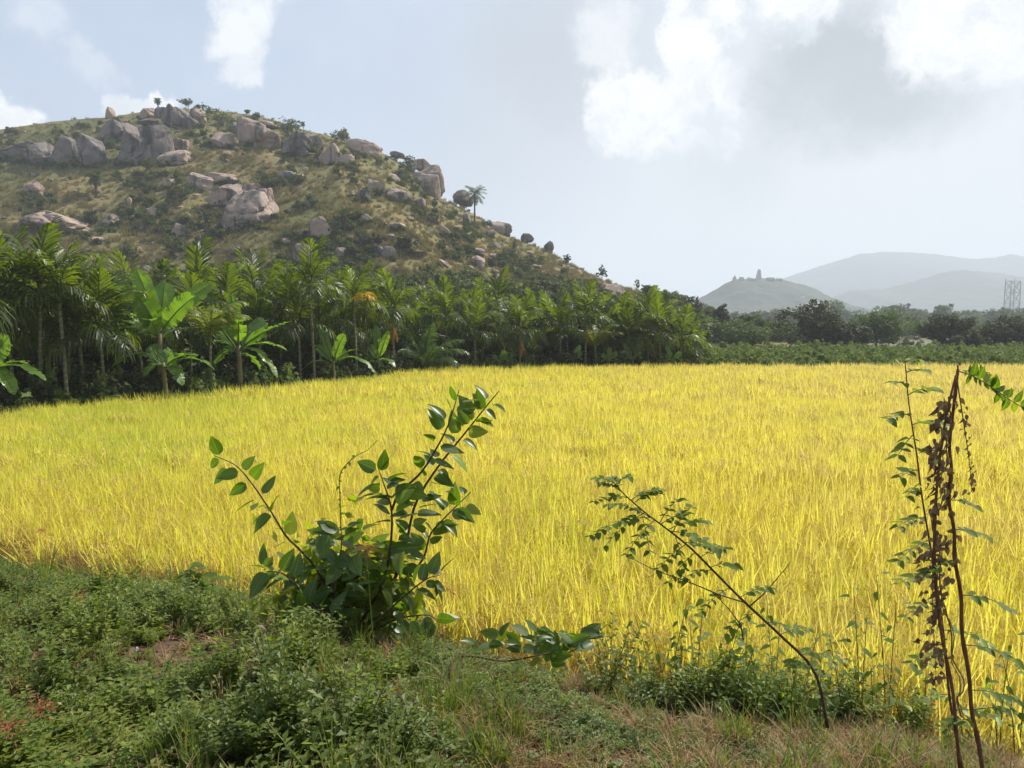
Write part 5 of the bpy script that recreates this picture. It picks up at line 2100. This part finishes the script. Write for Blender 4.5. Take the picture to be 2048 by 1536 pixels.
lbse = bank_hit(1650, 1425)
sd_ = 4.3
lean = [(1655, 1440, 0), (1630, 1345, 0), (1560, 1270, 0), (1490, 1205, 0), (1425, 1140, 0), (1380, 1095, 0), (1330, 1055, 0), (1290, 1025, 0), (1250, 990, 0), (1225, 962, 0)]
lbse = at(1655, 1440, sd_)
lbse.z = min(lbse.z, bz(lbse.x, lbse.y))
lean[0] = (1655, 1455, 0)
sapling('sapling', lbse, sd_, lean, .0085, [
    (1225, 965, -1, .6, -.2, .14, 5), (1230, 970, .6, .7, -.2, .12, 4), (1255, 995, -1, .25, -.3, .2, 6), (1262, 1000, 1, .6, .3, .17, 5), (1300, 1035, -1, .12, -.4, .38, 9),
    (1310, 1040, -.7, -.3, -.6, .26, 6), (1318, 1048, .6, 1, .2, .25, 6), (1335, 1060, 1, .45, .3, .30, 8), (1340, 1062, 1, .05, -.5, .28, 8), (1365, 1085, 1, .12, -.3, .2, 6),
    (1370, 1090, -1, -.4, -.5, .24, 6), (1420, 1135, 1, .35, .3, .16, 4), (1425, 1140, -1, .1, -.3, .22, 5), (1280, 1015, .2, -.8, -.4, .2, 5), (1240, 980, -.4, 1, .3, .1, 4),
    (1460, 1175, -1, -.3, -.4, .2, 5), (1350, 1070, .3, -1, -.4, .2, 5), (1320, 1050, .9, .8, -.2, .22, 6), (1270, 1005, .9, .9, -.1, .2, 6), (1245, 985, -.9, .7, .1, .18, 6), (1300, 1035, -.8, .5, .1, .3, 7), (1390, 1105, -.8, -.5, -.3, .2, 5), (1400, 1115, .9, .6, .1, .2, 6), (1480, 1195, .8, .5, .1, .22, 6), (1510, 1225, -.9, -.2, -.3, .2, 5), (1345, 1065, .5, .9, .2, .24, 6), (1290, 1025, -.9, -.4, -.2, .26, 6),
    (1560, 1270, 1, .5, .1, .2, 6), (1600, 1310, 1, .3, -.2, .22, 6), (1620, 1340, -.6, .6, -.3, .2, 5), (1530, 1245, .9, .2, -.4, .2, 5)],
    'leaning sapling with small paired leaflets on a long dark diagonal stem', 'sapling', LFT, 71, 'stem',
    twigs=[([(1490, 1205, 0), (1440, 1190, -.1), (1380, 1165, -.15), (1310, 1140, -.2), (1270, 1120, -.2)], .004),
           ([(1500, 1212, 0), (1530, 1185, .05), (1560, 1150, .1), (1580, 1125, .1)], .004),
           ([(1487, 1280, -.1), (1480, 1250, -.1), (1455, 1215, -.1), (1420, 1180, -.12)], .004)])

# leafy herb clump at the foot of the leaning sapling
HL = [leaf_shape(.075, .036, M['sapleaf'], 'leaf', f, c, 5) for f, c in ((.25, .25), (.4, .45), (.1, .2))]
r = random.Random(88)
herb_specs = [(1285, 1405, 1290), (1312, 1400, 1225), (1335, 1420, 1200), (1362, 1430, 1260), (1392, 1420, 1178), (1415, 1440, 1290), (1440, 1440, 1225), (1468, 1450, 1285),
              (1492, 1440, 1240), (1520, 1460, 1300), (1548, 1450, 1190), (1575, 1470, 1300), (1600, 1460, 1255), (1640, 1480, 1310), (1690, 1480, 1270), (1722, 1470, 1175), (1748, 1490, 1330),
              (1775, 1480, 1150), (1812, 1500, 1340), (1850, 1490, 1315), (1930, 1520, 1390), (1998, 1500, 1290), (2035, 1510, 1250)]
for i, (px, pb, pt) in enumerate(herb_specs):
    hbp = bank_hit(px, min(pb, 1530))
    dpt = hbp.y
    e = empty('weed', hbp)
    ln = r.uniform(-45, 45)
    bb = MB()
    nl = 24 if pt > 1180 and px < 1700 else 15
    for sub in range(2):
        tx_, ty_ = px + (ln if sub == 0 else -ln * .8), pt + sub * 55
        C = path([Vector((0, 0, 0)), at(px + (tx_ - px) * .4, (pb + ty_) / 2, dpt + sub * .05) - hbp, at(tx_, ty_, dpt + sub * .1) - hbp], 14)
        bb.tube(C, [.004 * (1 - .7 * k / 13) + .0008 for k in range(14)], 5)
        for k in range(nl // (1 + sub)):
            t = .12 + .88 * k / (nl // (1 + sub) - 1)
            p = C[min(13, int(t * 13))]
            an = k * 2.4 + i
            dv = Vector((math.cos(an), math.sin(an) * .8, r.uniform(-.8, .3)))
            q = p + dv * r.uniform(.0, .05)
            put_leaf(e, r.choice(HL), q, dv, (r.uniform(-.4, .4), -.3, 1), r.uniform(.55, 1.15))
    bb.build('stem', M['greenstem'], e, smooth=True)
    tag(e, 'upright leafy weed on the right bank, %s from the left' % ordinal(i + 1), 'weed', 'upright weeds on the right bank')

# thin pale sapling at the right
tdp = 3.6
tb_ = at(1925, 1530, tdp)
tb_.z = min(tb_.z, bz(tb_.x, tb_.y))
sapling('sapling', tb_, tdp, [(1925, 1540, 0), (1900, 1400, 0), (1885, 1250, 0), (1862, 1100, 0), (1845, 1000, 0), (1832, 900, 0), (1818, 810, 0), (1810, 720, 0)], .0055, [
    (1809, 722, -.8, .4, -.2, .05, 3), (1811, 724, .8, .5, -.2, .06, 3), (1812, 745, .9, .4, 0, .1, 4), (1814, 770, -1, .5, -.3, .1, 3), (1816, 790, 1, .6, .1, .14, 5), (1820, 830, -1, .2, -.3, .13, 4),
    (1823, 850, 1, .35, .2, .15, 5), (1826, 870, -.7, -.4, -.4, .12, 4), (1830, 895, .9, -.2, -.4, .1, 4), (1838, 940, -1, .1, -.4, .12, 4), (1842, 965, -.9, -.3, -.4, .1, 4),
    (1850, 1035, -1, .1, -.3, .16, 5), (1858, 1080, -1, -.2, -.3, .18, 5), (1868, 1150, -1, .2, -.3, .22, 6), (1875, 1200, -.9, .0, -.3, .2, 5), (1885, 1260, 1, .1, -.3, .2, 5),
    (1890, 1300, -1, .1, -.3, .2, 5), (1900, 1390, -1, .2, -.2, .25, 6), (1905, 1420, .8, .2, -.2, .2, 5)],
    'thin upright sapling with a bright green tip left of the broken stem', 'sapling', LFT + LFTF, 72)

# broken brown stem hung with dead leaves
bdp = 3.3
bb_ = at(1965, 1536, bdp)
bb_.z = min(bb_.z, bz(bb_.x, bb_.y))
br = empty('broken_stem', bb_)
C = path([at(a, b_, bdp) - bb_ for a, b_ in ((1968, 1560), (1956, 1480), (1943, 1420), (1938, 1350), (1924, 1265), (1922, 1190), (1910, 1120), (1908, 1060), (1898, 1000), (1903, 940), (1899, 890), (1909, 800), (1916, 738))], 44)
q = MB()
q.tube(C, [.0095 - .0035 * i / 43 + (.0022 if i % 9 == 4 else 0) for i in range(44)], 7)
for k in range(4):                                              # splintered top
    q.tube([C[-1], C[-1] + Vector((r.uniform(-.008, .008), 0, r.uniform(.015, .035)))], [.003, .0005], 4)
q.build('stem', M['redstem'], br, smooth=True)
C2 = path([at(a, b_, bdp - .03) - bb_ for a, b_ in ((1920, 1545), (1905, 1380), (1885, 1280), (1870, 1150), (1872, 1000), (1882, 900), (1895, 820), (1912, 750))], 30)
q = MB()
q.tube(C2, [.0075 - .003 * i / 29 for i in range(30)], 6)
q.build('stem', M['redstem'], br, smooth=True)
dead = 0
for k in range(250):
    t = r.random()
    py = 800 + 560 * t
    px = 1885 - 18 * t + r.gauss(0, 10 + 9 * math.sin(PI * t))
    p = at(px, py, bdp + r.uniform(-.06, .04)) - bb_
    put_leaf(br, r.choice(LFTD), p, (r.uniform(-.6, .6), r.uniform(-.6, .6), -1), (r.uniform(-1, 1), -1, .2), r.uniform(.55, 1.15), 'dead_leaf')
for k in range(36):                                             # dead spray hanging on the right
    t = k / 35
    px = 1918 + 26 * math.sin(t * 1.6) + r.gauss(0, 4)
    py = 790 + 195 * t
    p = at(px, py, bdp - .02) - bb_
    put_leaf(br, r.choice(LFTD), p, (r.uniform(-.8, .8), r.uniform(-.6, .6), -1), (r.uniform(-1, 1), -1, .2), r.uniform(.35, .7), 'dead_leaf')
q = MB()
q.tube(path([at(a, b_, bdp - .02) - bb_ for a, b_ in ((1914, 760), (1925, 830), (1938, 920), (1944, 985))], 10), [.003 - .0002 * i for i in range(10)], 4)
q.tube(path([at(a, b_, bdp) - bb_ for a, b_ in ((1890, 860), (1870, 1000), (1865, 1200), (1872, 1350))], 10), [.003 - .0002 * i for i in range(10)], 4)
hx = []
for k in range(60):
    t_ = k / 59
    p_ = C2[min(29, int(t_ * 24) + 3)].lerp(C[min(43, int(t_ * 35) + 4)], .3 + .2 * math.sin(t_ * 9))
    hx.append(p_ + Vector((math.cos(t_ * 40), math.sin(t_ * 40), 0)) * (.012 + .008 * math.sin(t_ * 13)))
q.tube(hx, [.0032] * 60, 4)
hx = [p_ + Vector((math.sin(i_ * .5) * .015, .01, math.cos(i_ * .7) * .01)) for i_, p_ in enumerate(hx)]
q.tube(hx, [.0022] * 60, 4)
q.build('twig', M['deadleaf'], br)
rb = MB()
for (px, py, dx, dz, dd, ln, pr) in [(1900, 1000, 1, .1, -.2, .1, 3), (1920, 1190, 1, .1, -.3, .2, 6), (1930, 1290, 1, .1, -.3, .2, 6), (1940, 1380, 1, .1, -.2, .22, 6), (1900, 1060, 1, .2, -.3, .15, 5),
                                     (1912, 1120, -1, .1, -.4, .2, 5), (1950, 1440, -1, .3, -.3, .2, 5), (1945, 1420, .9, .4, -.3, .2, 5)]:
    compound_leaf(br, rb, at(px, py, bdp) - bb_, (dx, dd, dz), ln, pr, r, LFT, .95)
tag(br, 'broken brown stem hung with shrivelled dead leaves at the right', 'broken stem')

# green branch reaching in from the right at the top of the broken stem
gb_ = at(1920, 745, bdp)
grn = empty('branch', gb_)
RL = [leaf_shape(.062, .034, M['shrubleaf'], 'leaflet', f, c, 5) for f, c in ((.2, .1), (.35, .2))]
q = MB()
C = path([at(a, b_, bdp + c_) - gb_ for a, b_, c_ in ((1916, 742, 0), (1945, 752, -.03), (1985, 775, -.06), (2020, 800, -.1), (2075, 830, -.14), (2130, 850, -.2))], 20)
q.tube(C, [.0032 - .0001 * i for i in range(20)], 5)
C3 = path([at(a, b_, bdp + c_) - gb_ for a, b_, c_ in ((1925, 742, 0), (1950, 740, 0), (1980, 746, -.02))], 8)
q.tube(C3, [.0015] * 8, 4)
q.build('stem', M['greenstem'], grn, smooth=True)
for k in range(3, 20):
    for sg in (-1, 1):
        put_leaf(grn, r.choice(RL), C[k], (r.uniform(-.2, .9), r.uniform(-.5, .3), sg * r.uniform(.4, 1)), (r.uniform(-.5, .5), -1, .6), r.uniform(.6, 1.1), 'leaflet')
for k in range(1, 8):
    put_leaf(grn, r.choice(LFT), C3[k], (r.uniform(-.3, .6), 0, r.choice((-1, 1))), (0, -1, .5), r.uniform(.3, .5), 'leaflet')
tag(grn, 'green leafy branch drooping right from the top of the broken stem', 'branch')

# bushy herb in front of the rice at the left
hbp = bank_hit(412, 1222)
e = empty('weed', hbp)
bb = MB()
for i in range(7):
    tip = at(412 + r.uniform(-48, 48), 1145 + r.uniform(-22, 30), hbp.y - .1) - hbp
    C = path([Vector((0, 0, 0)), tip * .5 + Vector((0, r.uniform(-.05, .05), .03)), tip], 8)
    bb.tube(C, [.004 - .0004 * k for k in range(8)], 4)
    for k in range(2, 8):
        an = k * 2.4 + i
        put_leaf(e, r.choice(HL), C[k], (math.cos(an), math.sin(an), r.uniform(-.3, .4)), (0, -.3, 1), r.uniform(1.5, 2.4))
bb.build('stem', M['greenstem'], e)
tag(e, 'bright green broad leaved weed standing before the rice on the left', 'weed')

# ------------------------------------------------------------------ small things on the bank
# red grass heads
def red_grass(px, py, base_py, size, label, depth=None, seed=0, bpx=None):
    rq = random.Random(seed)
    bp = bank_hit(bpx or px, base_py)
    dpt = depth or bp.y
    tp = at(px, py, dpt) - bp
    e = empty('grass_stalk', bp)
    C = path([Vector((0, 0, 0)), tp * .5 + Vector((0, 0, .02)), tp], 10)
    q = MB()
    q.tube(C, [.0022 - .00014 * k for k in range(10)], 4)
    q.build('stem', M['grass'], e)
    s = size / F * dpt
    q = MB()
    for k in range(110):
        d = Vector((rq.gauss(0, 1), rq.gauss(0, 1), rq.gauss(0, .8)))
        p = tp + Vector((d.x * s * .42, d.y * s * .3, d.z * s * .42))
        dv = (d.normalized() + Vector((0, 0, -.4))) * .012
        sv = Vector((rq.uniform(-1, 1), rq.uniform(-1, 1), rq.uniform(-1, 1))).normalized() * .0025
        q.poly([p - dv, p + sv, p + dv, p - sv])
        if k % 3 == 0:
            q.strip([tp, p], [sv * .2, sv * .2])
    hd = q.build('seed_head', M['redgrass'], e)
    hd['label'] = 'feathery dull red seed head'
    tag(e, label, 'grass stalk', 'red headed grass stalks')


red_grass(732, 1095, 1345, 36, 'red headed grass stalk standing before the dark shrub', SHD - .55, 1, 750)
red_grass(898, 1178, 1330, 32, 'red headed grass stalk between the shrub and the low branch', None, 2, 860)
red_grass(14, 1458, 1535, 44, 'red headed grass stalk at the lower left corner', None, 3, 30)
red_grass(78, 1418, 1500, 34, 'red headed grass stalk right of the corner one', None, 4, 100)
red_grass(160, 1190, 1260, 18, 'small reddish grass head on the left bank before the rice', None, 5)
red_grass(82, 1060, 1160, 12, 'tiny red tipped stalk at the far left edge of the rice', None, 6)


def daisy(px, py, base_py, label, seed, mat='petal', size=.016):
    rq = random.Random(seed)
    bp = bank_hit(px + rq.uniform(-8, 8), base_py)
    tp = at(px, py, bp.y) - bp
    e = empty('flower', bp)
    q = MB()
    q.tube(path([Vector((0, 0, 0)), tp * .5 + Vector((.01, 0, 0)), tp], 6), [.0014] * 6, 4)
    q.build('stem', M['grass'], e)
    q = MB()
    for k in range(26):
        d = Vector((rq.gauss(0, 1), rq.gauss(0, 1), rq.gauss(.3, 1))).normalized()
        s1 = d.cross(Vector((rq.uniform(-1, 1), 1, .3))).normalized() * .003
        q.poly([tp, tp + d * size * .6 + s1, tp + d * size, tp + d * size * .6 - s1])
    q.build('flower_head', M[mat], e)
    tag(e, label, 'flower', 'small flowers on the bank')


for i, (px, py, pb, lab, mt, sz) in enumerate([
        (628, 1350, 1400, 'white puff flower below the large shrub', 'petal', .018), (636, 1376, 1420, 'yellow floret just below the white puff flower', 'yellow', .014),
        (273, 1298, 1330, 'white flower in the middle of the left weeds', 'petal', .013), (225, 1143, 1230, 'yellow flower before the brown rice edge on the left', 'yellow', .014),
        (884, 1234, 1330, 'white puff flower right of the shrub', 'petal', .014), (796, 1287, 1350, 'yellow floret right of the shrub base', 'yellow', .014),
        (1137, 1316, 1370, 'white puff flower under the low sprawling branch', 'petal', .014), (741, 1480, 1515, 'white flower near the bottom edge below the shrub', 'petal', .014),
        (990, 1420, 1460, 'pale yellow flower in the central weeds', 'yellow', .012), (612, 1462, 1500, 'white puff flower low in the left centre weeds', 'petal', .018),
        (915, 1362, 1400, 'white flower beside the dry leaves in the centre', 'petal', .013)]):
    daisy(px, py, pb, lab, 40 + i, mt, sz)

# tall single grass blades on the bank
for i, (px, pb, tx, ty, lab) in enumerate([
        (752, 1340, 735, 1120, 'thin pale grass stalk rising before the shrub'), (520, 1530, 360, 1410, 'long arching grass blade at the bottom left'),
        (180, 1530, 130, 1390, 'pale straight grass blade at the lower left'), (1010, 1420, 950, 1300, 'long green grass blade below the low branch'),
        (540, 1330, 585, 1275, 'dry pale straw leaning in the left weeds'), (870, 1320, 945, 1215, 'thin green stalk leaning right beside the shrub'),
        (1330, 1536, 1385, 1475, 'pale dry straw at the bottom right of centre'), (130, 1275, 105, 1200, 'dark bare twig in the left weeds')]):
    bp = bank_hit(px, min(pb, 1535))
    tp = at(tx, ty, bp.y) - bp
    q = MB()
    C = path([Vector((0, 0, 0)), tp * .55 + Vector((0, -.03, .05)), tp], 9)
    sd2 = Vector((1, .3, 0)).normalized() * .004
    q.strip(C, [sd2 * (1 - .8 * k / 8) for k in range(9)])
    q.strip(C, [Vector((0, .004, .001)) * (1 - .8 * k / 8) for k in range(9)])
    o = q.build('dry_twig' if 'twig' in lab else 'grass_stalk', M['stem'] if 'twig' in lab else (M['straw'] if 'straw' in lab else M['grass']), None, bp)
    tag(o, lab, 'twig' if 'twig' in lab else 'grass stalk', 'single tall blades on the bank')

# red soil lump and dry leaves
mp = bank_hit(1300, 1400)
o = obj('soil_mound', rock_mesh(77, 4, 3, .3, M['clod']), None, mp + Vector((0, .05, .03)))
o.scale = (.075, .08, .11)
tag(o, 'lump of red earth among the weeds right of centre', 'soil mound')
DL = leaf_shape(.09, .05, M['deadfrond'], 'dry_leaf', .5, .4)
for i, (px, py, lab) in enumerate([(880, 1432, 'curled orange dry leaf on the bank below the low branch'), (895, 1450, 'second curled dry leaf beside the orange one'), (480, 1350, 'brown dry leaf in the bare patch left of the shrub base'),
                                   (1015, 1440, 'small rust coloured dry leaf in the central weeds')]):
    bp = bank_hit(px, py)
    o = obj('dry_leaf', DL, None, bp + Vector((0, 0, .05)))
    o.rotation_euler = (random.uniform(-.6, .6), random.uniform(-.5, .5), random.uniform(0, 6))
    tag(o, lab, 'dry leaf', 'dry leaves on the bank')

# ================================================================== HAZE
hz, t, o_n = new_mat('haze')
pv = t.n('ShaderNodeVolumePrincipled')
pv.inputs['Color'].default_value = (0.775, 0.84, 0.93, 1)
pv.inputs['Density'].default_value = 0.00055
pv.inputs['Anisotropy'].default_value = 0.12
t.link(pv.outputs[0], o_n.inputs['Volume'])
hz.cycles.homogeneous_volume = True if hasattr(hz.cycles, 'homogeneous_volume') else None
a, z0, z1 = HAZE_HALF, -2.0, 225.0
v = [(-a, -900, z0), (a, -900, z0), (a, a, z0), (-a, a, z0), (-a, -900, z1), (a, -900, z1), (a, a, z1), (-a, a, z1)]
hb_ = obj('haze', mk_mesh('haze', v, [(3, 2, 1, 0), (4, 5, 6, 7), (0, 1, 5, 4), (1, 2, 6, 5), (2, 3, 7, 6), (3, 0, 4, 7)], hz))
tag(hb_, 'pale bluish haze softening the distant hills', 'haze', kind='stuff')
